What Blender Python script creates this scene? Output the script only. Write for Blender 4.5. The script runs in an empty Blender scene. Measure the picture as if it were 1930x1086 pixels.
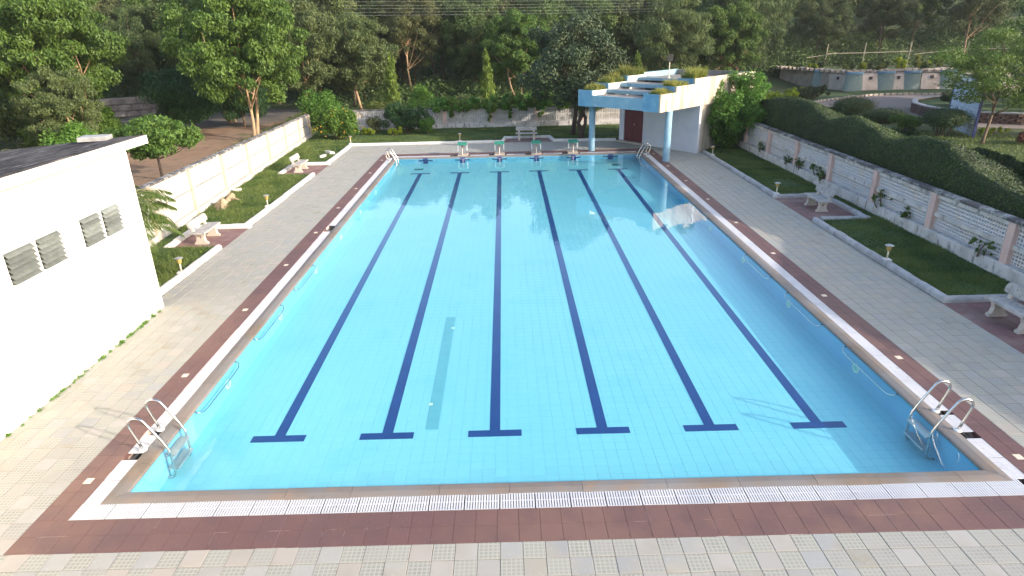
import bpy, math, random
import numpy as np
from mathutils import Vector, Matrix
random.seed(7); rng = np.random.default_rng(7)
S = bpy.context.scene
COL = S.collection

# ------------------------------------------------------------------ camera, sky, sun, exposure
YAW, PIT, ROL = 0.005598, 0.3855117, -0.0224107
_f = np.array([math.sin(YAW)*math.cos(PIT), math.cos(YAW)*math.cos(PIT), -math.sin(PIT)])
_r = np.array([math.cos(YAW), -math.sin(YAW), 0.0]); _u = np.cross(_r, _f)
_r2 = _r*math.cos(ROL)+_u*math.sin(ROL); _u2 = -_r*math.sin(ROL)+_u*math.cos(ROL)
cd = bpy.data.cameras.new('camera'); cam = bpy.data.objects.new('camera', cd); COL.objects.link(cam)
cam.matrix_world = Matrix(((_r2[0], _u2[0], -_f[0], -0.61505), (_r2[1], _u2[1], -_f[1], -7.35929),
                           (_r2[2], _u2[2], -_f[2], 5.95106), (0, 0, 0, 1)))
cd.sensor_width = 36; cd.lens = 1206.717/1930*36; cd.clip_start = .1; cd.clip_end = 1500
S.camera = cam
SUN_EL = math.radians(19.5); SUN_DIR = Vector((.89, -.45, 0)).normalized()
SKY_STRENGTH, SUN_STRENGTH, EXPOSURE = 0.15, 2.1, 1.55
w = bpy.data.worlds.new('World'); S.world = w; w.use_nodes = True
nt = w.node_tree; bg = nt.nodes['Background']; sky = nt.nodes.new('ShaderNodeTexSky')
sky.sky_type = 'NISHITA'; sky.sun_disc = False; sky.sun_elevation = SUN_EL
sky.sun_rotation = math.atan2(SUN_DIR.x, SUN_DIR.y); sky.air_density = 1.0; sky.dust_density = 2.5; sky.ozone_density = .8
nt.links.new(sky.outputs[0], bg.inputs[0]); bg.inputs[1].default_value = SKY_STRENGTH
sl = bpy.data.lights.new('sun', 'SUN'); sun = bpy.data.objects.new('sun', sl); COL.objects.link(sun)
sl.energy = SUN_STRENGTH; sl.angle = math.radians(.55); sl.color = (1, .90, .78)
_sd = Vector((SUN_DIR.x*math.cos(SUN_EL), SUN_DIR.y*math.cos(SUN_EL), math.sin(SUN_EL)))
sun.rotation_euler = _sd.to_track_quat('Z', 'Y').to_euler(); sun.location = (20, -15, 20)
S.view_settings.view_transform = 'Standard'; S.view_settings.look = 'None'
S.view_settings.exposure = EXPOSURE; S.view_settings.gamma = 1; S.view_settings.use_curve_mapping = False
S.cycles.max_bounces = 6; S.cycles.transparent_max_bounces = 8; S.cycles.caustics_reflective = False
S.cycles.caustics_refractive = False; S.cycles.use_denoising = True

# ------------------------------------------------------------------ helpers
def tag(o, label=None, cat=None, group=None, kind=None):
    if label: o['label'] = label
    if cat: o['category'] = cat
    if group: o['group'] = group
    if kind: o['kind'] = kind
    return o

def empty(name, loc=(0, 0, 0), rz=0, **k):
    o = bpy.data.objects.new(name, None); COL.objects.link(o); o.location = loc; o.rotation_euler = (0, 0, rz)
    o.empty_display_size = .2
    return tag(o, **k)

def link(name, me, parent=None, loc=None, rz=0, **k):
    o = bpy.data.objects.new(name, me); COL.objects.link(o)
    if parent is not None: o.parent = parent
    if loc is not None: o.location = loc
    if rz: o.rotation_euler = (0, 0, rz)
    return tag(o, **k)

def copy_tree(o, parent=None):
    c = o.copy(); COL.objects.link(c)
    if parent is not None: c.parent = parent
    for ch in list(o.children): copy_tree(ch, c)
    return c

def np_mesh(name, V, F, mat, tint=None, smooth=False):
    V = np.ascontiguousarray(V, dtype=np.float32); F = np.ascontiguousarray(F, dtype=np.int32)
    me = bpy.data.meshes.new(name); k = F.shape[1]
    me.vertices.add(len(V)); me.vertices.foreach_set('co', V.ravel())
    me.loops.add(F.size); me.loops.foreach_set('vertex_index', F.ravel())
    me.polygons.add(len(F)); me.polygons.foreach_set('loop_start', np.arange(0, F.size, k, dtype=np.int32))
    me.polygons.foreach_set('use_smooth', np.full(len(F), bool(smooth)))
    if tint is not None:
        a = me.attributes.new('tint', 'FLOAT', 'POINT'); a.data.foreach_set('value', np.ascontiguousarray(tint, dtype=np.float32))
    me.update(calc_edges=True); me.materials.append(mat)
    return me

class MB:
    def __init__(s): s.v = []; s.f = []; s.m = []
    def add(s, vs, fs, m=0):
        b = len(s.v); s.v += [tuple(v) for v in vs]; s.f += [tuple(i+b for i in f) for f in fs]; s.m += [m]*len(fs); return s
    def hexa(s, P, m=0):   # bottom 4 ccw, top 4 ccw
        return s.add(P, [(3, 2, 1, 0), (4, 5, 6, 7), (0, 1, 5, 4), (1, 2, 6, 5), (2, 3, 7, 6), (3, 0, 4, 7)], m)
    def box(s, x0, y0, z0, x1, y1, z1, m=0):
        return s.hexa([(x0, y0, z0), (x1, y0, z0), (x1, y1, z0), (x0, y1, z0), (x0, y0, z1), (x1, y0, z1), (x1, y1, z1), (x0, y1, z1)], m)
    def bbox(s, x0, y0, z0, x1, y1, z1, b=.01, m=0):  # box with a chamfered top edge
        P = [(x0, y0, z0), (x1, y0, z0), (x1, y1, z0), (x0, y1, z0), (x0, y0, z1-b), (x1, y0, z1-b), (x1, y1, z1-b), (x0, y1, z1-b),
             (x0+b, y0+b, z1), (x1-b, y0+b, z1), (x1-b, y1-b, z1), (x0+b, y1-b, z1)]
        F = [(3, 2, 1, 0), (8, 9, 10, 11)]
        for a in (0, 4):
            for i in range(4): F.append((a+i, a+(i+1) % 4, a+4+(i+1) % 4, a+4+i))
        return s.add(P, F, m)
    def seg(s, a, b, za0, za1, zb0, zb1, t, off=0, m=0):  # wall piece from a to b (xy), thickness t to the left of a->b from off
        d = np.array([b[0]-a[0], b[1]-a[1]]); d = d/np.linalg.norm(d); n = np.array([-d[1], d[0]])
        A0 = np.array(a[:2])+n*off; A1 = A0+n*t; B0 = np.array(b[:2])+n*off; B1 = B0+n*t
        return s.hexa([(*A0, za0), (*B0, zb0), (*B1, zb0), (*A1, za0), (*A0, za1), (*B0, zb1), (*B1, zb1), (*A1, za1)], m)
    def tube(s, path, r, n=8, cap=True, m=0):
        P = [np.array(p, float) for p in path]; R = r if hasattr(r, '__len__') else [r]*len(P)
        b = len(s.v); up = np.array([.0, .0, 1.0]); prev = None
        for i, p in enumerate(P):
            t = P[min(i+1, len(P)-1)]-P[max(i-1, 0)]; t = t/(np.linalg.norm(t)+1e-9)
            if prev is None:
                a = np.cross(t, up if abs(t[2]) < .95 else np.array([1., 0, 0]))
            else: a = prev-t*np.dot(prev, t)
            a = a/(np.linalg.norm(a)+1e-9); prev = a; c = np.cross(t, a)
            for k in range(n):
                an = 2*math.pi*k/n; s.v.append(tuple(p+(a*math.cos(an)+c*math.sin(an))*R[i]))
        for i in range(len(P)-1):
            for k in range(n):
                s.f.append((b+i*n+k, b+i*n+(k+1) % n, b+(i+1)*n+(k+1) % n, b+(i+1)*n+k)); s.m.append(m)
        if cap:
            s.f.append(tuple(b+k for k in range(n))[::-1]); s.f.append(tuple(b+(len(P)-1)*n+k for k in range(n))); s.m += [m, m]
        return s
    def lathe(s, prof, n=16, c=(0, 0, 0), m=0):
        b = len(s.v)
        for r, z in prof:
            for k in range(n):
                a = 2*math.pi*k/n; s.v.append((c[0]+r*math.cos(a), c[1]+r*math.sin(a), c[2]+z))
        for i in range(len(prof)-1):
            for k in range(n):
                s.f.append((b+i*n+k, b+i*n+(k+1) % n, b+(i+1)*n+(k+1) % n, b+(i+1)*n+k)); s.m.append(m)
        s.f.append(tuple(b+k for k in range(n))[::-1]); s.f.append(tuple(b+(len(prof)-1)*n+k for k in range(n))); s.m += [m, m]
        return s
    def prism(s, poly, fn, a, b, m=0):  # poly 2D ccw; fn(p, q, h) -> xyz
        n = len(poly); vs = [fn(p, q, a) for p, q in poly]+[fn(p, q, b) for p, q in poly]
        fs = [tuple(range(n))[::-1], tuple(range(n, 2*n))]+[(i, (i+1) % n, n+(i+1) % n, n+i) for i in range(n)]
        return s.add(vs, fs, m)
    def mesh(s, name, mats, smooth=False):
        me = bpy.data.meshes.new(name); me.from_pydata(s.v, [], s.f)
        for m in (mats if isinstance(mats, (list, tuple)) else [mats]): me.materials.append(m)
        me.polygons.foreach_set('material_index', s.m)
        me.polygons.foreach_set('use_smooth', [bool(smooth)]*len(s.f))
        me.update(); return me
    def obj(s, name, mats, parent=None, loc=None, rz=0, smooth=False, **k):
        return link(name, s.mesh(name, mats, smooth), parent, loc, rz, **k)

def smooth_by_angle(o, ang=40):
    pass

def plate(xs, ys, solid, t, mat, name, fn=None):
    """a flat plate with holes, thickness t below z=0; one connected shell"""
    nx, ny = len(xs), len(ys); V = []; F = []
    for z in (0, -t):
        for x in xs:
            for y in ys: V.append((x, y, z))
    idx = lambda i, j, k: k*nx*ny+i*ny+j
    for i in range(nx-1):
        for j in range(ny-1):
            if not solid(i, j): continue
            F.append((idx(i, j, 0), idx(i+1, j, 0), idx(i+1, j+1, 0), idx(i, j+1, 0)))
            F.append((idx(i, j, 1), idx(i, j+1, 1), idx(i+1, j+1, 1), idx(i+1, j, 1)))
            for di, dj, a, b in ((-1, 0, (i, j+1), (i, j)), (1, 0, (i+1, j), (i+1, j+1)), (0, -1, (i, j), (i+1, j)), (0, 1, (i+1, j+1), (i, j+1))):
                ii, jj = i+di, j+dj
                if ii < 0 or jj < 0 or ii >= nx-1 or jj >= ny-1 or not solid(ii, jj):
                    F.append((idx(*a, 1), idx(*b, 1), idx(*b, 0), idx(*a, 0)))
    if fn: V = [fn(*v) for v in V]
    V = np.array(V); F = np.array(F); used = np.unique(F); mp = -np.ones(len(V), int); mp[used] = np.arange(len(used))
    return np_mesh(name, V[used], mp[F], mat)

# ------------------------------------------------------------------ materials
def mat(name, base, rough=.7, layers=(), bump=None, metal=0, spec=.5, coords='pos', attr=None, objvar=0, normal_scale=None):
    """layers: (scale, colour, lo, hi[, stretch]) noise masks mixed over the base; bump: (scale, distance, strength)"""
    m = bpy.data.materials.new(name); m.use_nodes = True; n = m.node_tree.nodes; L = m.node_tree.links
    bs = n['Principled BSDF']; bs.inputs['Roughness'].default_value = rough; bs.inputs['Metallic'].default_value = metal
    bs.inputs['Specular IOR Level'].default_value = spec
    if coords == 'pos':
        g = n.new('ShaderNodeNewGeometry'); vec = g.outputs['Position']
    else:
        g = n.new('ShaderNodeTexCoord'); vec = g.outputs['Object']
    rgb = n.new('ShaderNodeRGB'); rgb.outputs[0].default_value = (*base, 1); cur = rgb.outputs[0]
    for ly in layers:
        sc, colr, lo, hi = ly[:4]
        t = n.new('ShaderNodeTexNoise'); t.inputs['Scale'].default_value = sc; t.inputs['Detail'].default_value = 4
        v = vec
        if len(ly) > 4:
            mp = n.new('ShaderNodeMapping'); mp.inputs['Scale'].default_value = ly[4]; L.new(vec, mp.inputs[0]); v = mp.outputs[0]
        L.new(v, t.inputs['Vector'])
        r = n.new('ShaderNodeMapRange'); r.inputs[1].default_value = lo; r.inputs[2].default_value = hi; r.clamp = True
        L.new(t.outputs[0], r.inputs[0])
        mx = n.new('ShaderNodeMix'); mx.data_type = 'RGBA'; L.new(r.outputs[0], mx.inputs[0]); L.new(cur, mx.inputs[6])
        mx.inputs[7].default_value = (*colr, 1); cur = mx.outputs[2]
    if attr:   # tint attribute -> second colour
        a = n.new('ShaderNodeAttribute'); a.attribute_name = 'tint'
        mx = n.new('ShaderNodeMix'); mx.data_type = 'RGBA'; L.new(a.outputs['Fac'], mx.inputs[0]); L.new(cur, mx.inputs[6])
        mx.inputs[7].default_value = (*attr, 1); cur = mx.outputs[2]
    if objvar:
        oi = n.new('ShaderNodeObjectInfo'); r = n.new('ShaderNodeMapRange'); r.inputs[3].default_value = 1-objvar; r.inputs[4].default_value = 1+objvar
        L.new(oi.outputs['Random'], r.inputs[0]); hs = n.new('ShaderNodeHueSaturation'); L.new(cur, hs.inputs['Color']); L.new(r.outputs[0], hs.inputs['Value'])
        cur = hs.outputs[0]
    L.new(cur, bs.inputs['Base Color'])
    if bump:
        t = n.new('ShaderNodeTexNoise'); t.inputs['Scale'].default_value = bump[0]; t.inputs['Detail'].default_value = 3; L.new(vec, t.inputs['Vector'])
        b = n.new('ShaderNodeBump'); b.inputs['Distance'].default_value = bump[1]; b.inputs['Strength'].default_value = bump[2]
        L.new(t.outputs[0], b.inputs['Height']); L.new(b.outputs[0], bs.inputs['Normal'])
    m['cur'] = 0
    return m

def leaf_mat(name, c1, c2, trans=.3, rough=.5, objvar=.18, spec=.35, hue=.012):
    m = bpy.data.materials.new(name); m.use_nodes = True; n = m.node_tree.nodes; L = m.node_tree.links
    bs = n['Principled BSDF']; bs.inputs['Roughness'].default_value = rough; bs.inputs['Specular IOR Level'].default_value = spec
    a = n.new('ShaderNodeAttribute'); a.attribute_name = 'tint'
    mx = n.new('ShaderNodeMix'); mx.data_type = 'RGBA'; L.new(a.outputs['Fac'], mx.inputs[0])
    mx.inputs[6].default_value = (*c1, 1); mx.inputs[7].default_value = (*c2, 1)
    oi = n.new('ShaderNodeObjectInfo'); r = n.new('ShaderNodeMapRange'); r.inputs[3].default_value = 1-objvar; r.inputs[4].default_value = 1+objvar
    L.new(oi.outputs['Random'], r.inputs[0])
    r2 = n.new('ShaderNodeMapRange'); r2.inputs[3].default_value = .5-hue; r2.inputs[4].default_value = .5+hue*.6
    mm = n.new('ShaderNodeMath'); mm.operation = 'FRACT'; mu = n.new('ShaderNodeMath'); mu.operation = 'MULTIPLY'; mu.inputs[1].default_value = 7.31
    L.new(oi.outputs['Random'], mu.inputs[0]); L.new(mu.outputs[0], mm.inputs[0]); L.new(mm.outputs[0], r2.inputs[0])
    hs = n.new('ShaderNodeHueSaturation'); L.new(mx.outputs[2], hs.inputs['Color']); L.new(r.outputs[0], hs.inputs['Value']); L.new(r2.outputs[0], hs.inputs['Hue'])
    L.new(hs.outputs[0], bs.inputs['Base Color'])
    tr = n.new('ShaderNodeBsdfTranslucent'); L.new(hs.outputs[0], tr.inputs[0])
    ms = n.new('ShaderNodeMixShader'); ms.inputs[0].default_value = trans; L.new(bs.outputs[0], ms.inputs[1]); L.new(tr.outputs[0], ms.inputs[2])
    L.new(ms.outputs[0], n['Material Output'].inputs[0])
    return m

M = {}
M['white_wall'] = mat('white_wall_paint', (.80, .78, .73), .85, [(1.2, (.72, .68, .60), .5, .8), (6, (.60, .57, .52), .68, .85)], (40, .004, .3))
M['white_paint'] = mat('white_paint', (.82, .81, .79), .7, [(3, (.70, .68, .64), .5, .8)])
M['eave'] = mat('eave_paint', (.82, .80, .76), .8, [(5, (.6, .57, .52), .62, .8)], (30, .004, .3))
M['roof'] = mat('weathered_bitumen_roof', (.060, .053, .052), 1, [(1.6, (.125, .112, .105), .42, .65, (1, .35, 1)), (12, (.26, .24, .23), .56, .72, (1, .12, 1)), (5, (.03, .027, .027), .55, .7)], (12, .03, .8), spec=.08)
M['glass_slat'] = mat('frosted_glass_slat', (.15, .165, .155), .35, [(8, (.19, .205, .19), .4, .7)], spec=.4, objvar=.28)
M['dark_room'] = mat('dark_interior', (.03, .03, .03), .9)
M['kerb'] = mat('limewashed_kerb', (.60, .585, .565), .85, [(4, (.55, .53, .50), .5, .75), (14, (.28, .28, .28), .66, .8)], (30, .006, .4))
M['kerb_old_shade'] = mat('shaded_limewashed_kerb', (.40, .40, .41), .9, [(3, (.27, .27, .28), .42, .7), (10, (.20, .20, .21), .62, .78)], (30, .008, .5))  # greyer kerb copy: stains, plus the right side's shade put into the colour
M['joint'] = mat('dark_joint_bed', (.20, .185, .15), .95, [(2.0, (.06, .055, .045), .54, .62)])
M['brown'] = mat('brown_tile', (.142, .071, .065), .62, [(.35, (.18, .098, .078), .42, .62), (1.5, (.118, .065, .064), .45, .7), (22, (.22, .12, .10), .6, .8)], (60, .002, .3), objvar=.05)  # broad warm noise layer puts a sunlit orange tone into the tile colour
M['grout'] = mat('pale_grout', (.125, .062, .055), .9, [(1.3, (.62, .50, .45), .56, .60)])
M['cream_inset'] = mat('cream_inset_tile', (.72, .62, .48), .6, [(30, (.6, .5, .38), .5, .7)])
M['grate'] = mat('white_plastic_grating', (.60, .595, .62), .5, [(1.5, (.50, .50, .55), .45, .75), (9, (.40, .38, .37), .62, .8)])
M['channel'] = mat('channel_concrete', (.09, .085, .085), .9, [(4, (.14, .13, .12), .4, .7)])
M['coping'] = mat('worn_coping_stone', (.215, .175, .150), .6, [(.35, (.175, .135, .10), .45, .6), (1.1, (.205, .19, .18), .42, .62), (3, (.25, .18, .13), .55, .75), (7, (.15, .13, .12), .62, .8)], (35, .004, .4), objvar=.06)
M['pool_tile'] = mat('aqua_pool_tile', (.25, .575, .65), .35, [(.22, (.28, .60, .67), .4, .65), (.9, (.22, .55, .64), .5, .75)], objvar=.03)
M['pool_joint'] = mat('aqua_grout', (.225, .545, .62), .6)
M['pool_wall'] = mat('blue_pool_wall_tile', (.17, .44, .62), .4, [(.8, (.21, .48, .64), .4, .7)])
M['navy'] = mat('navy_lane_tile', (.005, .034, .17), .35, [(3, (.008, .045, .20), .4, .7)])
M['grey_mark'] = mat('grey_green_floor_tile', (.15, .42, .47), .4, [(4, (.13, .38, .43), .4, .7)])
M['drain'] = mat('dark_drain_grille', (.03, .16, .18), .6)
M['steel'] = mat('stainless_steel', (.62, .60, .58), .22, metal=1.0)
M['steel_tread'] = mat('brushed_steel_tread', (.50, .48, .48), .4, metal=.7)
M['white_plastic'] = mat('white_plastic', (.8, .8, .78), .4)
M['light_rim'] = mat('cream_light_rim', (.62, .74, .55), .5)
M['light_lens'] = mat('green_light_lens', (.25, .60, .52), .3)
M['jali'] = mat('limewashed_lattice', (.58, .57, .59), .9, [(2, (.62, .55, .50), .5, .75), (8, (.38, .36, .36), .6, .8)])
M['fence_white'] = mat('limewashed_concrete', (.56, .54, .53), .9, [(2.2, (.42, .395, .375), .42, .66), (7, (.20, .19, .19), .55, .70, (1, 1, .45))], (25, .008, .5))
M['fence_lit'] = mat('sunlit_whitewashed_concrete', (.56, .53, .49), .9, [(2.2, (.46, .41, .35), .45, .75), (9, (.24, .21, .18), .62, .78)], (25, .008, .5))  # warmer copy of the limewashed concrete, sunlight put into its colour
M['mildew'] = mat('mildewed_cap', (.40, .385, .37), .95, [(3, (.10, .09, .09), .36, .56), (13, (.06, .06, .06), .48, .66)], (25, .01, .6))
M['pink'] = mat('pink_post_paint', (.62, .44, .39), .88, [(4, (.52, .37, .33), .45, .7), (14, (.3, .26, .25), .68, .8)], (25, .006, .4))
M['peach'] = mat('peach_post_paint', (.50, .415, .34), .88, [(4, (.44, .35, .28), .45, .7)], (25, .006, .4))
M['bench'] = mat('aged_bench_concrete', (.43, .40, .375), .85, [(5, (.31, .295, .285), .42, .62), (18, (.17, .17, .17), .54, .72)], (45, .006, .5))
M['bench_leg'] = mat('bench_leg_plaster', (.52, .46, .40), .85, [(5, (.55, .48, .42), .45, .7)], (45, .006, .5))
M['paving'] = mat('maroon_niche_paving', (.19, .10, .095), .85, [(1.5, (.25, .17, .15), .45, .7), (10, (.30, .23, .20), .6, .8)], (25, .004, .4), objvar=.06)
M['pole_paint'] = mat('lamp_pole_paint', (.60, .55, .45), .6, [(12, (.4, .36, .3), .55, .75)])
M['amber'] = mat('amber_lamp_shade', (.42, .30, .10), .4, [(10, (.34, .22, .07), .5, .7)])
M['cap'] = mat('lamp_cap_metal', (.5, .48, .45), .4, metal=.6)
M['green_top'] = mat('green_anti_slip_top', (.015, .20, .13), .7, [(40, (.03, .26, .18), .5, .7)])
M['rust_post'] = mat('rusty_post', (.24, .18, .15), .8, [(12, (.36, .22, .15), .5, .7)])
M['cream_plinth'] = mat('plinth_plaster', (.42, .34, .28), .85, [(5, (.5, .42, .34), .5, .7)])
M['blue'] = mat('blue_concrete_paint', (.12, .28, .42), .85, [(2.5, (.19, .36, .48), .4, .65), (7, (.14, .27, .38), .55, .75, (2, 2, .5)), (20, (.10, .12, .14), .68, .82)], (25, .006, .4))
M['pale_blue'] = mat('pale_blue_paint', (.20, .345, .44), .85, [(3, (.26, .40, .48), .45, .65), (8, (.25, .33, .38), .58, .76)], (25, .006, .4))
M['cream_side'] = mat('stained_cream_plaster', (.56, .49, .39), .88, [(1.0, (.38, .31, .24), .44, .64, (2.6, 2.6, .5)), (3.5, (.17, .15, .13), .56, .72, (2, 2, .3))], (25, .006, .4))
M['step_top'] = mat('stained_step_concrete', (.25, .225, .205), .92, [(4, (.16, .145, .135), .42, .65), (12, (.10, .09, .09), .6, .75)], (25, .01, .5))
M['lilac_wall'] = mat('limewashed_pavilion_wall', (.62, .62, .68), .88, [(1.5, (.56, .56, .63), .45, .7), (12, (.34, .32, .31), .70, .82)], (25, .006, .4))
M['maroon'] = mat('maroon_door_paint', (.115, .018, .028), .5, [(3, (.09, .015, .022), .4, .7)])
M['brass'] = mat('door_knob', (.7, .66, .6), .3, metal=.8)
M['bark'] = mat('brown_bark', (.16, .11, .075), .95, [(6, (.09, .065, .05), .4, .65, (1, 1, .3)), (14, (.26, .19, .13), .6, .75)], (30, .02, .7), coords='obj')
M['bark_pale'] = mat('pale_bark', (.40, .27, .16), .9, [(5, (.24, .15, .09), .45, .65, (1, 1, .3)), (12, (.52, .40, .27), .6, .75)], (30, .015, .6), coords='obj')
M['bark_dark'] = mat('dark_bark', (.055, .038, .030), .95, [(8, (.10, .07, .05), .5, .7)], (30, .02, .7), coords='obj')
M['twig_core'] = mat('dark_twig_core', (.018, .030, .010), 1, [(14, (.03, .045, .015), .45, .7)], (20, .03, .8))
M['soil'] = mat('hill_undergrowth_soil', (.060, .075, .025), 1, [(.25, (.045, .085, .02), .4, .6), (1.2, (.10, .08, .045), .55, .75), (6, (.03, .05, .015), .5, .75)], (8, .05, .8))
M['lawn_soil'] = mat('lawn_soil', (.045, .085, .022), 1, [(.7, (.075, .115, .028), .42, .62), (3, (.07, .075, .03), .58, .78), (12, (.03, .06, .015), .5, .75)], (40, .02, .8))
M['dirt'] = mat('reddish_dirt', (.27, .165, .10), 1, [(.3, (.31, .20, .13), .4, .6), (1.5, (.21, .135, .09), .5, .7), (.5, (.12, .12, .05), .6, .72)], (10, .03, .6))
M['asphalt'] = mat('old_asphalt', (.12, .11, .10), .95, [(.4, (.18, .145, .12), .42, .6), (3, (.09, .085, .08), .5, .7)], (30, .01, .5))
M['road'] = mat('dusty_road', (.24, .185, .155), .95, [(.3, (.20, .165, .155), .4, .6), (3, (.28, .22, .18), .55, .75)], (30, .01, .4))
M['brick_wall'] = mat('brown_island_brick', (.10, .060, .055), .9, [(5, (.15, .10, .09), .45, .7)], objvar=.2)
M['pale_cap'] = mat('pale_coping_band', (.42, .40, .40), .9, [(5, (.3, .28, .28), .5, .7)])
M['retain'] = mat('pink_grey_plaster', (.58, .47, .43), .9, [(1.5, (.40, .32, .30), .42, .65), (5, (.20, .16, .15), .62, .78, (1, 1, .4))], (12, .01, .5))
M['retain_lit'] = mat('sunlit_pink_plaster', (.62, .52, .47), .9, [(1.2, (.50, .40, .35), .45, .65), (5, (.22, .17, .16), .66, .8, (1, 1, .4))], (12, .01, .5))  # lighter copy of the plaster, sun on the panels put into the colour
M['joint_dark'] = mat('dark_spout_stain', (.07, .06, .055), .9)
M['teal_tile'] = mat('teal_tile', (.24, .32, .32), .7, [(4, (.30, .35, .34), .4, .7)])
M['teal_band'] = mat('steel_blue_band', (.13, .24, .34), .7, [(3, (.15, .30, .44), .4, .7)])
M['lattice_line'] = mat('pale_lattice_rib', (.30, .36, .35), .8)
M['gate_slat'] = mat('pale_blue_gate_slat', (.50, .56, .66), .7, [(3, (.40, .46, .56), .4, .7)])
M['gate_frame'] = mat('navy_gate_frame', (.035, .05, .17), .6)
M['bamboo'] = mat('weathered_bamboo', (.40, .35, .25), .8, [(6, (.25, .21, .15), .5, .7)])
M['wire'] = mat('aluminium_wire', (.5, .5, .5), .5, metal=.3)
M['stone'] = mat('rubble_stone', (.30, .27, .26), .95, [(2, (.20, .18, .18), .4, .65), (8, (.40, .34, .32), .6, .8)], (8, .03, .7), objvar=.2)
M['dry'] = mat('dry_palm_straw', (.46, .36, .23), .95, [(6, (.30, .24, .17), .45, .7)])
M['olive_rib'] = mat('olive_frond_rib', (.16, .17, .05), .7)
M['red_cloth'] = mat('red_cloth', (.35, .03, .03), .8)
M['grey_box'] = mat('roof_block_concrete', (.36, .36, .36), .9, [(5, (.26, .26, .26), .45, .7)])
M['flower'] = mat('orange_yellow_petal', (.62, .26, .02), .6, attr=(.62, .42, .03))
# plain and grid-patterned pavers
M['paver_plain'] = mat('plain_grey_paver', (.345, .335, .31), .8, [(.25, (.37, .335, .27), .42, .62), (1.1, (.29, .265, .205), .50, .68), (.45, (.31, .31, .30), .5, .6), (2, (.33, .32, .295), .45, .75), (20, (.43, .41, .39), .6, .8)], (60, .002, .4), objvar=.06)
M['paver_warm'] = mat('beige_paver', (.375, .335, .29), .8, [(.3, (.37, .35, .32), .42, .62), (2, (.34, .31, .265), .5, .75)], (60, .002, .4), objvar=.05)

def pattern_paver(name, c_line, c_sq):
    m = mat(name, c_sq, .8, [(.25, tuple(v*1.06 for v in c_sq), .42, .62), (3, tuple(v*.85 for v in c_sq), .55, .75)], objvar=.05)
    n = m.node_tree.nodes; L = m.node_tree.links; bs = n['Principled BSDF']
    prev = bs.inputs['Base Color'].links[0].from_socket
    g = n.new('ShaderNodeNewGeometry'); sx = n.new('ShaderNodeSeparateXYZ'); L.new(g.outputs['Position'], sx.inputs[0])
    outs = []
    for ax in (0, 1):
        a = n.new('ShaderNodeMath'); a.operation = 'MULTIPLY'; a.inputs[1].default_value = 1/.056; L.new(sx.outputs[ax], a.inputs[0])
        b = n.new('ShaderNodeMath'); b.operation = 'FRACT'; L.new(a.outputs[0], b.inputs[0])
        c = n.new('ShaderNodeMath'); c.operation = 'LESS_THAN'; c.inputs[1].default_value = .28; L.new(b.outputs[0], c.inputs[0]); outs.append(c.outputs[0])
    mxx = n.new('ShaderNodeMath'); mxx.operation = 'MAXIMUM'; L.new(outs[0], mxx.inputs[0]); L.new(outs[1], mxx.inputs[1])
    mx = n.new('ShaderNodeMix'); mx.data_type = 'RGBA'; L.new(mxx.outputs[0], mx.inputs[0]); L.new(prev, mx.inputs[6]); mx.inputs[7].default_value = (*c_line, 1)
    L.new(mx.outputs[2], bs.inputs['Base Color'])
    bp = n.new('ShaderNodeBump'); bp.inputs['Distance'].default_value = .003; bp.inputs['Strength'].default_value = .6; bp.invert = True
    L.new(mxx.outputs[0], bp.inputs['Height']); L.new(bp.outputs[0], bs.inputs['Normal'])
    return m
M['paver_grid'] = pattern_paver('green_grid_paver', (.38, .37, .315), (.29, .283, .25))
M['paver_grid2'] = pattern_paver('grey_grid_paver', (.36, .345, .305), (.305, .295, .262))

def diamond_mat():
    m = mat('teal_lattice_tile', (.20, .34, .36), .6, [(4, (.26, .40, .42), .4, .7)])
    return m

m = bpy.data.materials.new('haze'); m.use_nodes = True; n = m.node_tree.nodes; L = m.node_tree.links; n.remove(n['Principled BSDF'])
pv = n.new('ShaderNodeVolumePrincipled'); pv.inputs['Density'].default_value = .00028; pv.inputs['Color'].default_value = (.93, .96, 1, 1); pv.inputs['Anisotropy'].default_value = .2
L.new(pv.outputs[0], n['Material Output'].inputs['Volume']); M['haze'] = m
# water: clear, tinted, fresnel reflection with faint ripples
m = bpy.data.materials.new('pool_water'); m.use_nodes = True; n = m.node_tree.nodes; L = m.node_tree.links; n.remove(n['Principled BSDF'])
tr = n.new('ShaderNodeBsdfTransparent'); tr.inputs[0].default_value = (.81, .97, .995, 1)
gl = n.new('ShaderNodeBsdfGlossy'); gl.inputs['Roughness'].default_value = .012; gl.inputs[0].default_value = (1, 1, 1, 1)
g = n.new('ShaderNodeNewGeometry')
def mth(op, a, b_=None):
    x_ = n.new('ShaderNodeMath'); x_.operation = op
    for i_, v_ in enumerate((a, b_)):
        if v_ is None: continue
        if isinstance(v_, (int, float)): x_.inputs[i_].default_value = v_
        else: L.new(v_, x_.inputs[i_])
    return x_.outputs[0]
vd = n.new('ShaderNodeVectorMath'); vd.operation = 'DOT_PRODUCT'; L.new(g.outputs['Normal'], vd.inputs[0]); L.new(g.outputs['Incoming'], vd.inputs[1])
schlick = mth('ADD', mth('MULTIPLY', mth('POWER', mth('SUBTRACT', 1.0, mth('ABSOLUTE', vd.outputs['Value'])), 5.0), .97), .021)
t = n.new('ShaderNodeTexNoise'); t.inputs['Scale'].default_value = 1.6; t.inputs['Detail'].default_value = 2; L.new(g.outputs['Position'], t.inputs['Vector'])
b = n.new('ShaderNodeBump'); b.inputs['Distance'].default_value = .006; b.inputs['Strength'].default_value = .5; L.new(t.outputs[0], b.inputs['Height'])
L.new(b.outputs[0], gl.inputs['Normal'])
mx = n.new('ShaderNodeMixShader'); L.new(schlick, mx.inputs[0]); L.new(tr.outputs[0], mx.inputs[1]); L.new(gl.outputs[0], mx.inputs[2])
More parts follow.
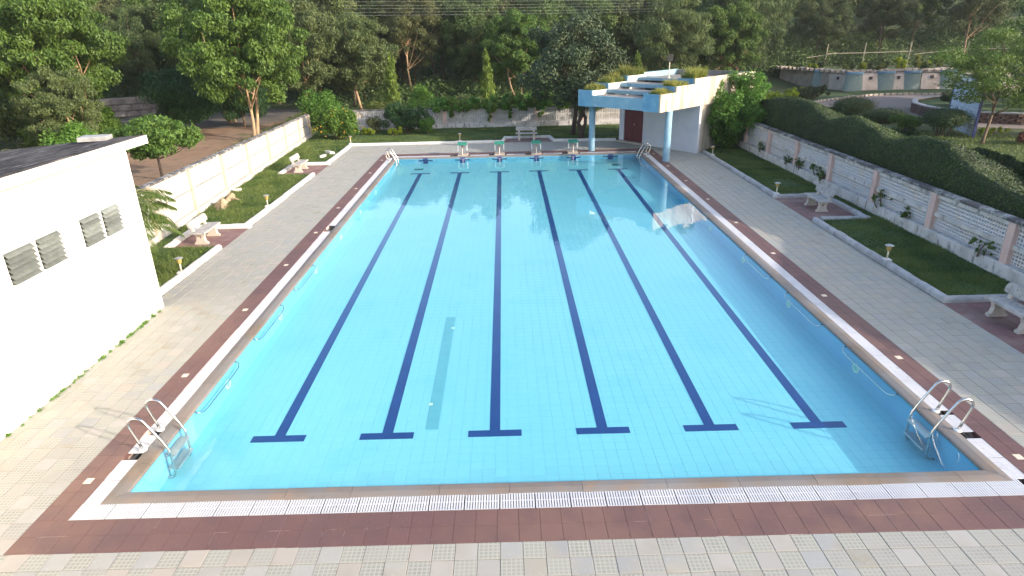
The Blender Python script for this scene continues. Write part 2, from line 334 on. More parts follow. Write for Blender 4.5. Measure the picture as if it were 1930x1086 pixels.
L.new(mx.outputs[0], n['Material Output'].inputs[0]); M['water'] = m

LM = {
 'broad': leaf_mat('broad_green_leaf', (.050, .105, .018), (.115, .190, .035)),
 'grey': leaf_mat('grey_green_leaf', (.055, .082, .028), (.125, .155, .055), trans=.2, hue=.03, objvar=.25),
 'dark': leaf_mat('dark_glossy_leaf', (.022, .042, .016), (.075, .100, .048), trans=.12, rough=.5, spec=.35),
 'ashoka': leaf_mat('yellow_green_drooping_leaf', (.055, .11, .018), (.22, .30, .05)),
 'mango': leaf_mat('deep_green_leaf', (.014, .050, .014), (.035, .095, .024), trans=.15),
 'willow': leaf_mat('soft_green_leaf', (.060, .095, .030), (.13, .175, .060), trans=.25),
 'bright': leaf_mat('bright_green_leaf', (.060, .15, .018), (.15, .28, .045), trans=.35),
 'lime': leaf_mat('lime_yellow_leaf', (.16, .24, .015), (.38, .42, .03), trans=.35),
 'hedge': leaf_mat('clipped_hedge_leaf', (.014, .032, .007), (.060, .105, .018), trans=.1, objvar=.05),
 'grass': leaf_mat('lawn_blade', (.045, .095, .018), (.16, .21, .055), trans=.3, objvar=.05),
 'drygrass': leaf_mat('ochre_grass_blade', (.09, .14, .03), (.27, .27, .06), trans=.3),
 'palm': leaf_mat('palm_leaflet', (.030, .080, .014), (.12, .16, .03), trans=.25),
 'redleaf': leaf_mat('red_bronze_leaf', (.07, .025, .018), (.16, .05, .03), trans=.2),
 'forest': leaf_mat('forest_leaf', (.046, .085, .022), (.125, .175, .05), trans=.25, objvar=.3, hue=.03),
}

# ------------------------------------------------------------------ foliage builders
def leaf_quads(P, N, T, Lz, Wz, tint):
    """diamond leaves: P centres, N normals, T long axis"""
    T = T-N*(T*N).sum(1, keepdims=True); T /= np.linalg.norm(T, axis=1, keepdims=True)+1e-9
    Bv = np.cross(N, T); n = len(P)
    V = np.empty((n, 4, 3)); Lz = Lz[:, None]; Wz = Wz[:, None]
    V[:, 0] = P-T*Lz*.5; V[:, 1] = P+Bv*Wz*.5+T*Lz*.08; V[:, 2] = P+T*Lz*.5-N*Lz*.12; V[:, 3] = P-Bv*Wz*.5+T*Lz*.08
    return V.reshape(-1, 3), np.arange(n*4).reshape(n, 4), np.repeat(tint, 4)

def unit(n, r=rng):
    d = r.normal(size=(n, 3)); return d/np.linalg.norm(d, axis=1, keepdims=True)

def cloud(C, R, n, size, r, droop=0., up=.5, aspect=.45, shell=.45, spread=.7, clumpvar=.5):
    C = np.asarray(C, float); R = np.asarray(R, float)
    if R.ndim == 1: R = np.repeat(R[:, None], 3, 1)
    w_ = (R.prod(1))**(2/3); idx = r.choice(len(C), n, p=w_/w_.sum())
    d = unit(n, r); rad = (shell+(1-shell)*r.random(n)**.6)*(1+.45*r.random(n)**5)
    P = C[idx]+d*R[idx]*rad[:, None]
    N = d*.8+np.array([0, 0, up])+r.normal(size=(n, 3))*spread; N /= np.linalg.norm(N, axis=1, keepdims=True)
    T = r.normal(size=(n, 3)); T = T*(1-droop)+np.array([0, 0, -1.])*droop*2+d*.4
    sz = size*(.6+.8*r.random(n))
    ct = r.random(len(C)); tint = np.clip(ct[idx]*clumpvar+r.random(n)*(1-clumpvar)+.0, 0, 1)
    return leaf_quads(P, N, T, sz, sz*aspect, tint)

def crown_centres(r, n, c, rad, minr, maxr, flat=1.):
    """n clump centres inside an ellipsoid"""
    d = unit(n, r); q = r.random(n)**(1/2.4)
    C = np.array(c)+d*np.array(rad)*q[:, None]
    R = minr+(maxr-minr)*r.random(n); return C, np.stack([R, R, R*flat], 1)

def limb_path(a, b, r, k=5, sag=.12):
    a = np.array(a, float); b = np.array(b, float); L = np.linalg.norm(b-a); pts = []
    off = r.normal(size=3)*L*.06
    for i in range(k+1):
        t = i/k; p = a+(b-a)*t; p[2] += math.sin(t*math.pi)*L*sag*-.4+0; p += off*math.sin(t*math.pi); pts.append(p)
    return pts

def tree_proto(name, seed, H, base_h, crown_r, nclump, nleaf, leaf, lm, bark, trunk_r=.14, clump=(.5, .9), droop=0., flat=.75, top=1., limbs=9, fork=1, aspect=.45, crown_shift=(0, 0), up=.5, lean=(0, 0)):
    r = np.random.default_rng(seed)
    cz = (base_h+H)/2; c = (crown_shift[0], crown_shift[1], cz)
    C, R = crown_centres(r, nclump, c, (crown_r, crown_r, (H-base_h)/2*.86), clump[0], clump[1], flat)
    V, F, T = cloud(C, R, nleaf, leaf, r, droop=droop, aspect=aspect, up=up)
    crown = np_mesh(name+'_crown', V, F, LM[lm], T)
    b = MB(); base_pts = []
    for k in range(fork):
        ang = 2*math.pi*k/max(fork, 1)+r.random()
        sp = .0 if fork == 1 else .10
        tip = np.array([c[0]*.8+(math.cos(ang)*crown_r*.25 if fork > 1 else 0), c[1]*.8+(math.sin(ang)*crown_r*.25 if fork > 1 else 0), cz+.1*(H-base_h)])
        st = np.array([math.cos(ang)*sp*1.2, math.sin(ang)*sp*1.2, -.15])
        path = limb_path(st, tip, r, 7, 0); path = [p+np.array([lean[0], lean[1], 0])*math.sin(min(1, max(0, p[2])/H)*math.pi)*.5 for p in path]
        rad = [trunk_r*(1.25 if i == 0 else 1-.1*i)/(fork**.35) for i in range(8)]
        b.tube(path, rad, 8); base_pts.append(path)
    order = r.permutation(len(C))[:limbs]
    for i in order:
        pth = base_pts[int(r.integers(len(base_pts)))]; s = pth[int(r.integers(3, 7))]
        e = C[i]; lp = limb_path(s, e, r, 4, .1); r0 = trunk_r*.38
        b.tube(lp, [r0*(1-.2*q) for q in range(5)], 6, cap=False)
    trunk = b.mesh(name+'_trunk', M[bark], smooth=True)
    return trunk, crown

def place_tree(kind, pr, loc, rz, sc, label, cat='tree', group=None, szz=None):
    e = empty(kind, loc, rz, label=label, cat=cat, group=group); e.scale = (sc, sc, szz or sc)
    link('trunk', pr[0], e); link('crown', pr[1], e)
    return e

def blades(name, P, h, wd, mat_, parent, r, lean=.5, tintbase=None, **k):
    n = len(P); a = r.random(n)*2*math.pi; hh = h*(.5+r.random(n)); ww = wd*(.6+.8*r.random(n))
    dx = np.cos(a)*ww*.5; dy = np.sin(a)*ww*.5; V = np.empty((n, 3, 3))
    V[:, 0] = P; V[:, 0, 0] -= dx; V[:, 0, 1] -= dy; V[:, 1] = P; V[:, 1, 0] += dx; V[:, 1, 1] += dy
    V[:, 2] = P; la = r.random(n)*2*math.pi; V[:, 2, 0] += np.cos(la)*hh*lean; V[:, 2, 1] += np.sin(la)*hh*lean; V[:, 2, 2] += hh
    t = r.random(n) if tintbase is None else np.clip(tintbase+(r.random(n)-.5)*.6, 0, 1)
    me = np_mesh(name, V.reshape(-1, 3), np.arange(n*3).reshape(n, 3), mat_, np.repeat(t, 3))
    return link(name, me, parent, **k)

def patchnoise(P, s, seed=0):
    rr = np.random.default_rng(seed); v = np.zeros(len(P))
    for k in range(5):
        a = rr.random()*6.28; f = s*(1+k*.7); v += np.sin((P[:, 0]*math.cos(a)+P[:, 1]*math.sin(a))*f+rr.random()*6.28)
    return .5+.18*v

# ------------------------------------------------------------------ ground, hill
def gh(x, y):
    z = -0.03 + 0.0*x
    d = np.maximum(0, y-58)*.16+np.maximum(0, y-90)*.12
    dl = np.maximum(0, -x-30)*.05; dr = np.maximum(0, x-48)*.05
    z = z+d+np.where(y > 30, dl, 0)*np.clip((y-30)/20, 0, 1)+dr*np.clip((y-30)/20, 0, 1)
    return np.minimum(z, 60)
gx = np.unique(np.concatenate([np.linspace(-260, 260, 53), [-9.3, 9.3], np.linspace(-60, 60, 61)]))
gy = np.unique(np.concatenate([np.linspace(-60, 420, 49), [-5.0, 29.2], np.linspace(30, 110, 41)]))
X, Y = np.meshgrid(gx, gy, indexing='ij'); Z = gh(X, Y); V = np.stack([X, Y, Z], -1).reshape(-1, 3)
F = []
for i in range(len(gx)-1):
    for j in range(len(gy)-1):
        cx_, cy_ = (gx[i]+gx[i+1])/2, (gy[j]+gy[j+1])/2
        if -9.3 < cx_ < 9.3 and -5 < cy_ < 29.2: continue
        F.append((i*len(gy)+j, (i+1)*len(gy)+j, (i+1)*len(gy)+j+1, i*len(gy)+j+1))
link('ground', np_mesh('ground', V, np.array(F), M['soil'], smooth=True), label='rough green and earthy ground rising to a wooded hill', cat='ground', kind='structure')

def sheet(name, pts, z, mt, **k):
    b = MB(); b.add([(x, y, z) for x, y in pts], [tuple(range(len(pts)))]); return b.obj(name, mt, **k)

sheet('dirt_yard', [(-13.2, 18), (-16, 16), (-30, 16), (-34, 26), (-27, 33), (-22.5, 37), (-19, 44), (-16.6, 44), (-16.2, 38), (-15.4, 31), (-13.6, 26)], -.012, M['dirt'], label='bare reddish dirt yard beyond the left wall', cat='yard', kind='structure')
sheet('asphalt_road', [(-22.5, 37.2), (-27, 40), (-36, 47), (-30, 54), (-22, 50), (-15, 47), (-15.8, 43), (-18, 38.5)], -.008, M['asphalt'], label='old grey asphalt road behind the dirt yard', cat='road', kind='structure')
road_pts = [(19.5, 36), (21, 41), (24.7, 45.3), (27.8, 47.2), (30.8, 48.7), (34, 48.9), (40, 47.5), (50, 43), (60, 38), (60, 24), (40, 28), (33, 29.2), (29.5, 29.5), (26.2, 31.2), (24.6, 34), (22.8, 35)]
sheet('garden_road', road_pts, -.012, M['road'], label='dusty brown road curving round the garden island', cat='road', kind='structure')

# ------------------------------------------------------------------ pool
POOLW = 6.07; LEN = 25.0; ZW = -.045
def fz(y): return -.54+(y/25.0)*.24
pool = empty('swimming_pool', (0, 0, 0), label='long blue tiled swimming pool with six dark lane lines', cat='swimming pool', kind='structure')
# bed under tiles and walls
b = MB()
b.hexa([(-POOLW, 0, fz(0)-.3), (POOLW, 0, fz(0)-.3), (POOLW, 25, fz(25)-.3), (-POOLW, 25, fz(25)-.3), (-POOLW, 0, fz(0)-.008), (POOLW, 0, fz(0)-.008), (POOLW, 25, fz(25)-.008), (-POOLW, 25, fz(25)-.008)])
b.obj('pool_floor_bed', M['pool_joint'], pool)
b = MB(); t_ = .12
b.hexa([(-POOLW-t_, -t_, -.9), (-POOLW, -t_, -.9), (-POOLW, 25+t_, -.9), (-POOLW-t_, 25+t_, -.9), (-POOLW-t_, -t_, -.012), (-POOLW, -t_, -.012), (-POOLW, 25+t_, -.012), (-POOLW-t_, 25+t_, -.012)]); b.obj('pool_wall', M['pool_wall'], pool)
b = MB(); b.box(POOLW, -t_, -.9, POOLW+t_, 25+t_, -.012); b.obj('pool_wall', M['pool_wall'], pool)
b = MB(); b.box(-POOLW, 25, -.9, POOLW, 25+t_, -.012); b.obj('pool_wall', M['pool_wall'], pool)
b = MB(); b.box(-POOLW, -t_, -.9, POOLW, 0, -.012); b.obj('pool_wall', M['pool_wall'], pool)
# thin tile ledge line round the pool (waterline trim)
# floor tiles: nearest 300 as parts
def tile_mesh(name, a, bb, h, mt, ch=.004, slope=0):
    q = MB(); g_ = .0014; q.bbox(-a/2+g_, -bb/2+g_, -h, a/2-g_, bb/2-g_, 0, ch)
    q.f.pop(0); q.m.pop(0); return q
TS = .2
nxt = int(round(2*POOLW/TS)); nyt = int(round(LEN/TS)); tx = 2*POOLW/nxt; ty = LEN/nyt
tq = tile_mesh('t', tx, ty, .01, None, .001); tme = tq.mesh('pool_floor_tile', M['pool_tile']); sl_ang = math.atan(.24/25)
tile_v = np.array(tq.v); tile_f = [f for f in tq.f]
nrow = 5; cnt = 0; stV = []; stF = []
for j in range(nyt):
    for i in range(nxt):
        x = -POOLW+(i+.5)*tx; y = (j+.5)*ty
        if cnt < 300 and j < nrow:
            o = link('pool_floor_tile', tme, pool, (x, y, fz(y))); o.rotation_euler = (sl_ang, 0, 0); cnt += 1
        else:
            v = tile_v.copy(); v[:, 0] += x; v[:, 2] += fz(y)+v[:, 1]*(.24/25); v[:, 1] += y; bse = len(stV)*len(tile_v)
            stV.append(v); stF.append(np.array([[k+bse for k in f] for f in tile_f]))
link('pool_floor_tiling', np_mesh('pool_floor_tiling', np.concatenate(stV), np.concatenate(stF), M['pool_tile']), pool, kind='stuff')
# lane marks
LX = [(-2.5+k)*1.865+.02 for k in range(6)]
def strip(x0, y0, x1, y1, dz=.005):
    q = MB(); q.hexa([(x0, y0, fz(y0)-.01), (x1, y0, fz(y0)-.01), (x1, y1, fz(y1)-.01), (x0, y1, fz(y1)-.01), (x0, y0, fz(y0)+dz), (x1, y0, fz(y0)+dz), (x1, y1, fz(y1)+dz), (x0, y1, fz(y1)+dz)]); return q
for k, x in enumerate(LX):
    q = strip(x-.09, 2.03, x+.09, 22.62); lo = q.obj('lane_line', M['navy'], pool)
    strip(x-.46, 1.85, x+.46, 2.03).obj('lane_cross_bar', M['navy'], pool)
    strip(x-.46, 22.62, x+.46, 22.80).obj('lane_cross_bar', M['navy'], pool)
    q = MB(); q.box(x-.12, 24.985, fz(25), x+.12, 25, -.02); q.obj('lane_target', M['navy'], pool)
    q = MB(); q.box(x-.36, 24.989, -.17, x-.12, 25, -.12); q.box(x+.12, 24.989, -.17, x+.36, 25, -.12)
    q.obj('lane_target_bar', M['navy'], pool)
strip(-2.13, 2.1, -1.91, 6.7, .003).obj('grey_floor_strip', M['grey_mark'], pool)
strip(-5.05, 23.5, -4.62, 23.85, .006).obj('floor_drain', M['drain'], pool)
strip(4.55, 23.5, 4.98, 23.85, .006).obj('floor_drain', M['drain'], pool)
for x, y in ((-1.93, 6.1), (-2.12, 2.9)): strip(x-.04, y-.04, x+.04, y+.04, .007).obj('floor_inlet', M['light_rim'], pool)
# underwater lights and grab bars
def arc(c, r, a0, a1, n, fn): return [fn(c[0]+r*math.cos(a0+(a1-a0)*i/n), c[1]+r*math.sin(a0+(a1-a0)*i/n)) for i in range(n+1)]
lr = MB(); lr.lathe([(.0, 0), (.085, 0), (.10, .012), (.10, .0)], 20); lr_me = None
for sx in (-1, 1):
    for y in (3.45, 6.58, 9.7, 12.8, 15.9, 19.0):
        fn = lambda a, z: None
        q = MB(); N_ = 20; x0 = sx*POOLW
        ring = [(r_, h_) for r_, h_ in ((.11, 0), (.11, .014), (.08, .018), (.075, .008))]
        vs = []; fs = []
        for r_, h_ in ring:
            for k in range(N_):
                a = 2*math.pi*k/N_; vs.append((x0-sx*h_, y+r_*math.cos(a), -.29+r_*math.sin(a)*.8))
        for i in range(3):
            for k in range(N_): fs.append((i*N_+k, i*N_+(k+1) % N_, (i+1)*N_+(k+1) % N_, (i+1)*N_+k))
        q.add(vs, fs); lt = q.obj('underwater_light', M['light_rim'], pool)
        q = MB(); q.add(vs[3*N_:], [tuple(range(N_))]); q.obj('lens', M['light_lens'], lt)
for sx in (-1, 1):
    for y0, y1 in ((2.12, 3.92), (4.92, 6.72), (7.72, 9.5), (13.1, 14.95)):
        if sx < 0 and y0 > 8: continue
        x0 = sx*POOLW; d = .10; zz = -.10
        path = [(x0, y0, zz+.05), (x0-sx*d*.7, y0+.01, zz+.02), (x0-sx*d, y0+.10, zz-.02), (x0-sx*d, y0+.3, zz-.04), (x0-sx*d, y1-.3, zz-.04), (x0-sx*d, y1-.10, zz-.02), (x0-sx*d*.7, y1-.01, zz+.02), (x0, y1, zz+.05)]
        q = MB(); q.tube(path, .013, 8); q.obj('grab_bar', M['steel'], pool, smooth=True)
# water
q = MB(); nx_, ny_ = 2, 2
q.add([(-POOLW, 0, ZW), (POOLW, 0, ZW), (POOLW, 25, ZW), (-POOLW, 25, ZW)], [(0, 1, 2, 3)])
q.obj('pool_water', M['water'], label='clear still pool water mirroring trees and the pavilion', cat='water', kind='structure')
# coping stones (parts)
def coping(a, b_, inward, r0, r1, mitre0, mitre1):
    """stone from a to b along inner edge; profile goes outward (away from water)"""
    d = np.array(b_)-np.array(a); L_ = np.linalg.norm(d); d = d/L_; o = -np.array(inward)
    prof = [(0.0, -.055), (-.012, -.03), (.0, -.004), (.03, .004), (.13, .016), (.2, .006), (.245, -.006), (.245, -.06)]
    W_ = .245; vs = []
    for end, mt_ in ((0, mitre0), (1, mitre1)):
        for (u_, z_) in prof:
            base = np.array(a) if end == 0 else np.array(b_)
            s_ = (-1 if end == 0 else 1)*(u_*mt_ - (0.0025 if not mt_ else 0))
            p_ = base+o*u_+d*s_; vs.append((p_[0], p_[1], z_))
    n_ = len(prof); fs = [(i, i+1, n_+i+1, n_+i) for i in range(n_-1)]+[tuple(range(n_))[::-1], tuple(range(n_, 2*n_))]
    return vs, fs
def coping_run(A, Bp, inward, seed):
    A = np.array(A, float); Bp = np.array(Bp, float); L_ = np.linalg.norm(Bp-A); r = np.random.default_rng(seed)
    cuts = [0.0]
    while cuts[-1] < L_-1.4: cuts.append(cuts[-1]+r.uniform(.85, 1.25))
    cuts.append(L_); d = (Bp-A)/L_
    for i in range(len(cuts)-1):
        vs, fs = coping(A+d*cuts[i], A+d*cuts[i+1], inward, 0, 0, 1 if i == 0 else 0, 1 if i == len(cuts)-2 else 0)
        dz = r.uniform(-.003, .003); vs = [(x, y, z+dz) for x, y, z in vs]
        q = MB(); q.add(vs, fs); o = q.obj('coping_stone', M['coping'], pool)
coping_run((-POOLW, 0), (POOLW, 0), (0, 1), 1); coping_run((POOLW, 0), (POOLW, 25), (-1, 0), 2)
coping_run((POOLW, 25), (-POOLW, 25), (0, -1), 3); coping_run((-POOLW, 25), (-POOLW, 0), (1, 0), 4)
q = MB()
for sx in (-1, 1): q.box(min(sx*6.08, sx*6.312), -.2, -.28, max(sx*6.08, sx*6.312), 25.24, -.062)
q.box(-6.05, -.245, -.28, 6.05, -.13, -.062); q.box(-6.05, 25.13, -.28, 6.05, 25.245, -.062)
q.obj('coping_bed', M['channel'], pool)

# ------------------------------------------------------------------ overflow grating
grating = empty('overflow_grating', (0, 0, 0), label='white slatted overflow grating running all round the pool edge', cat='grating', kind='structure')
PL = .48
def panel_mesh(wd, name):
    xs = [0.003]; ns = 13; p = (PL-.006)/ns
    for k in range(ns): xs += [0.003+k*p+p*.68, 0.003+(k+1)*p]
    xs = xs[:-1]; xs[-1] = PL-.003-(p*.32)
    ys = [0, .006, wd/2-.005, wd/2+.005, wd-.006, wd]
    return plate(xs, ys, lambda i, j: (i % 2 == 0) or j in (0, 2, 4), .009, M['grate'], name)
gside = panel_mesh(.238, 'grating_panel'); gnear = panel_mesh(.315, 'grating_panel'); gfar = panel_mesh(.29, 'grating_panel')
def run_panels(me, a, d, L_, skip=(), rz=0, flip=1):
    n_ = int(L_/PL); s0 = 0
    pos = 0
    while pos+PL <= L_+.02:
        hit = [sk for sk in skip if sk[0] < pos+PL and sk[1] > pos]
        if hit: pos = hit[0][1]; continue
        link('grating_panel', me, grating, (a[0]+d[0]*pos, a[1]+d[1]*pos, -.004+rng.uniform(-.001, .001)), rz); pos += PL
# side channel panels laid with their length along y: local x -> +y, local y -> -x
for sx in (-1, 1):
    xo = -6.312 if sx < 0 else 6.555
    run_panels(gside, (xo, -.2), (0, 1), 25.5, skip=[(1.03, 1.12), (1.60, 1.72)]+([(13.1, 13.42)] if sx < 0 else []), rz=math.pi/2)
# near: local x -> +x, y from -.52
run_panels(gnear, (-6.56, -.525), (1, 0), 13.2)
run_panels(gfar, (-6.30, 25.257), (1, 0), 12.62, skip=[(6.30+x-.36, 6.30+x+.36) for x in LX[1:5]])
q = MB()
for sx in (-1, 1):
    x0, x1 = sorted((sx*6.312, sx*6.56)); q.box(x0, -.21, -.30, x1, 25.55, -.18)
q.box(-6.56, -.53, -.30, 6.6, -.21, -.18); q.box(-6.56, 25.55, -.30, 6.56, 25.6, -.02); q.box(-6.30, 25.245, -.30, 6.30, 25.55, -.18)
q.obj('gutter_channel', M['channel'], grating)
q = MB(); q.tube([(-6.5, -.2, -.13), (-6.5, 25.3, -.13)], .02, 8); q.obj('gutter_pipe', M['cap'], grating)
q = MB(); q.tube([(6.5, -.2, -.13), (6.5, 25.3, -.13)], .02, 8); q.obj('gutter_pipe', M['cap'], grating)

# ------------------------------------------------------------------ brown tile border
border = empty('brown_tile_border', (0, 0, 0), label='band of reddish brown tiles round the pool grating', cat='tile border', kind='structure')
CAMP = np.array([-0.615, -7.36, 5.95])
def px_area(x, y, sx_, sy_):
    d = np.array([x, y, 0])-CAMP; dist = np.linalg.norm(d); dep = d@_f
    X_ = abs(d@_r2)/dep; Y_ = abs(d@_u2)/dep
    if dep < .5 or X_ > .83 or Y_ > .475: return 0
    return sx_*sy_*abs(d[2])/dist/dist**2*1e6
def lay(parent, name, stuffname, cells, mats_fn, thick, zt, ch=.004, limit=300, jitter=.0012, gap=.0028):
    """cells: (x0,y0,x1,y1). largest in view become parts sharing meshes; the rest one stuff mesh"""
    cells = [(px_area((c[0]+c[2])/2, (c[1]+c[3])/2, c[2]-c[0], c[3]-c[1]), c) for c in cells]
    order = sorted(range(len(cells)), key=lambda i: -cells[i][0]); big = set(order[:limit]); cache = {}; rest = {}
    for i, (a_, c) in enumerate(cells):
        mt = mats_fn(i, c); w_, h_ = round(c[2]-c[0], 3), round(c[3]-c[1], 3); dz = random.uniform(-jitter, jitter)
        if i in big and a_ > 0:
            key = (mt, w_, h_)
            if key not in cache:
                q = MB(); g_ = gap; q.bbox(-w_/2+g_, -h_/2+g_, -thick, w_/2-g_, h_/2-g_, 0, ch); q.f.pop(0); q.m.pop(0)
                cache[key] = q.mesh(name, M[mt])
            o = link(name, cache[key], parent, ((c[0]+c[2])/2, (c[1]+c[3])/2, zt+dz))
            if jitter > .001: o.rotation_euler = (random.uniform(-.003, .003), random.uniform(-.003, .003), 0)
        else:
            q = rest.setdefault('a', (MB(), [])); g_ = gap
            if mt not in q[1]: q[1].append(mt)
            k = q[1].index(mt); q[0].bbox(c[0]+g_, c[1]+g_, zt-thick, c[2]-g_, c[3]-g_, zt+dz, ch, k)
    if 'a' in rest: rest['a'][0].obj(stuffname, [M[k] for k in rest['a'][1]], parent, kind='stuff')
def grid_cells(x0, y0, x1, y1, sx_, sy_, keep=None):
    nx_ = max(1, round((x1-x0)/sx_)); ny_ = max(1, round((y1-y0)/sy_)); out = []
    for j in range(ny_):
        for i in range(nx_):
            c = (x0+(x1-x0)*i/nx_, y0+(y1-y0)*j/ny_, x0+(x1-x0)*(i+1)/nx_, y0+(y1-y0)*(j+1)/ny_)
            if keep is None or keep((c[0]+c[2])/2, (c[1]+c[3])/2): out.append(c)
    return out
bc = grid_cells(-7.0, -1.13, 7.0, -.535, .28, .3)+grid_cells(-7.0, -.535, -6.56, 25.6, .22, .28)+grid_cells(6.56, -.535, 7.0, 25.6, .22, .28)+grid_cells(-7.0, 25.6, 7.0, 26.2, .28, .3)
lay(border, 'brown_tile', 'brown_tiling', bc, lambda i, c: 'brown', .008, .0, .002, jitter=.0006, gap=.0024)
q = MB(); q.box(-7.0, -1.13, -.10, 7.0, -.535, -.0045); q.box(-7.0, -.535, -.30, -6.56, 25.6, -.0045); q.box(6.56, -.535, -.30, 7.0, 25.6, -.0045); q.box(-7, 25.6, -.30, 7, 26.2, -.0045)
q.obj('grout_bed', M['grout'], border)
for sx in (-1, 1):
    for k in range(9):
        y = .27+3.045*k; q = MB(); q.box(-.055, -.06, -.004, .055, .06, .0035)
        q.obj('cream_inset_tile', M['cream_inset'], border, (sx*6.765, y, 0))

# ------------------------------------------------------------------ deck pavers
deck = empty('pool_deck', (0, 0, 0), label='pale grey and greenish paved deck round the pool', cat='deck', kind='structure')
U = .28
def notbld(x, y): return not (x < -8.86 and y < 6.6)
cells = grid_cells(-9.16, -5.0, 9.24, -1.13, U, .276, notbld)
cells += grid_cells(-9.16, -1.13, -7.0, 26.2, .27, U, notbld)+grid_cells(7.0, -1.13, 9.16, 26.2, .27, U)
cells += grid_cells(-9.16, 26.2, 9.16, 29.08, U, .288)
def pmat(i, c):
    x, y = (c[0]+c[2])/2, (c[1]+c[3])/2; k = (int(math.floor(x/U))+int(math.floor(y/U))) % 2; r = random.random()
    if y < -1 and x > 3.8 and r < .75: return 'paver_grid2'
    if k: return 'paver_grid' if r < .82 else 'paver_grid2'
    return 'paver_plain' if r < .62 else ('paver_warm' if r < .9 else 'paver_grid2')
lay(deck, 'paver', 'paver_field', cells, pmat, .02, 0, .004, jitter=.0022, gap=.003)
q = MB(); q.box(-9.3, -5.0, -.12, 9.3, -1.13, -.008); q.box(-9.3, -1.13, -.12, -7.0, 26.2, -.008); q.box(7.0, -1.13, -.12, 9.3, 26.2, -.008); q.box(-9.3, 26.2, -.12, 9.3, 29.2, -.008)
q.obj('joint_bed', M['joint'], deck)

# ------------------------------------------------------------------ kerbs
def kerb(name, pts, mt, label, group=None, wd=.19, h=.135, seg=.55, flip=1):
    """rounded kerb of short stones along a polyline; each stone a part"""
    root = empty(name, (pts[0][0], pts[0][1], 0), label=label, cat='kerb', group=group)
    prof = [(-.5, -.03), (-.5, .55), (-.38, .85), (-.15, 1.0), (.15, 1.0), (.38, .85), (.5, .55), (.5, -.03)]
    r = np.random.default_rng(len(pts)*7+int(abs(pts[0][1])*10))
    for a, b_ in zip(pts[:-1], pts[1:]):
        a = np.array(a, float); b_ = np.array(b_, float); L_ = np.linalg.norm(b_-a); n_ = max(1, round(L_/seg)); d = (b_-a)/L_; nn = np.array([-d[1], d[0]])
        for k in range(n_):
            s0, s1 = L_*k/n_+.006, L_*(k+1)/n_-.006
            if k == 0: s0 -= wd*.5 if a is not None else 0
            if k == n_-1: s1 += wd*.45
            hj = h*(1+r.uniform(-.06, .06)); of = r.uniform(-.012, .012); vs = []
            for s_, sc in ((s0, .93), (s0+.02, 1), (s1-.02, 1), (s1, .93)):
                for u_, z_ in prof:
                    p_ = a+d*s_+nn*(u_*wd*sc+of)-np.array([pts[0][0], pts[0][1]]); vs.append((p_[0], p_[1], max(z_*hj*sc, -.02)))
            m_ = len(prof); fs = [(g*m_+i, g*m_+m_+i, g*m_+m_+i+1, g*m_+i+1) for g in range(3) for i in range(m_-1)]+[tuple(range(m_)), tuple(range(3*m_, 4*m_))[::-1]]
            q = MB(); q.add(vs, fs); q.obj('kerb_stone', M[mt], root)
    return root
KX = 9.28
kerb('lawn_kerb', [(-KX, 7.0), (-KX, 10.95)], 'kerb', 'white kerb between the white building and the nearer left bench bay')
kerb('lawn_kerb', [(-9.2, 13.2), (-10.85, 13.2), (-10.85, 11.1)], 'kerb', 'white kerb wrapping the back of the nearer left bench bay')
kerb('lawn_kerb', [(-KX, 13.35), (-KX, 21.3)], 'kerb', 'long white kerb between the two left bench bays')
kerb('lawn_kerb', [(-9.2, 23.8), (-10.85, 23.8), (-10.85, 21.6)], 'kerb', 'white kerb wrapping the back of the farther left bench bay')
kerb('lawn_kerb', [(-KX, 23.95), (-KX, 29.15), (-.75, 29.15)], 'kerb', 'white kerb round the far left corner of the deck')
kerb('lawn_kerb', [(-.75, 29.25), (-.6, 30.45), (1.95, 30.45), (2.15, 29.25)], 'kerb', 'white kerb round the far bench bay behind the starting blocks')
kerb('lawn_kerb', [(2.2, 29.1), (5.5, 28.9)], 'kerb', 'white kerb between the far bench bay and the pavilion')
kerb('lawn_kerb', [(KX, 24.5), (KX, 15.45)], 'kerb_old_shade', 'grey kerb running from the pavilion to the farther right bench', seg=.45)
kerb('lawn_kerb', [(9.2, 15.45), (10.95, 15.45), (10.95, 12.4), (9.55, 12.4)], 'kerb_old_shade', 'grey kerb wrapping the farther right bench bay', seg=.45)
kerb('lawn_kerb', [(KX, 12.3), (KX, 5.85), (11.2, 5.85)], 'kerb_old_shade', 'grey kerb from the farther right bench bay to the nearest right bench', seg=.45)

def niche(x0, y0, x1, y1, label):
    root = empty('bench_bay_paving', (x0, y0, 0), label=label, cat='paving', kind='structure')
    q = MB(); q.box(0, 0, -.06, x1-x0, y1-y0, -.006); q.obj('bed', M['joint'], root)
    for c in grid_cells(0, 0, x1-x0, y1-y0, .28, .28):
        q = MB(); q.bbox(c[0]+.003, c[1]+.003, -.01, c[2]-.003, c[3]-.003, random.uniform(0, .003), .003); q.obj('paving_tile', M['paving'], root)
niche(-10.78, 11.15, -9.16, 13.12, 'maroon tiled bay under the nearer left bench')
niche(-10.78, 21.45, -9.16, 23.72, 'maroon tiled bay under the farther left bench')
niche(-.6, 29.22, 2.0, 30.38, 'maroon tiled bay under the far bench behind the starting blocks')
niche(9.16, 12.5, 10.87, 15.37, 'maroon tiled bay under the farther right bench')
niche(9.16, 2.9, 11.3, 5.76, 'maroon tiled bay under the nearest right bench')

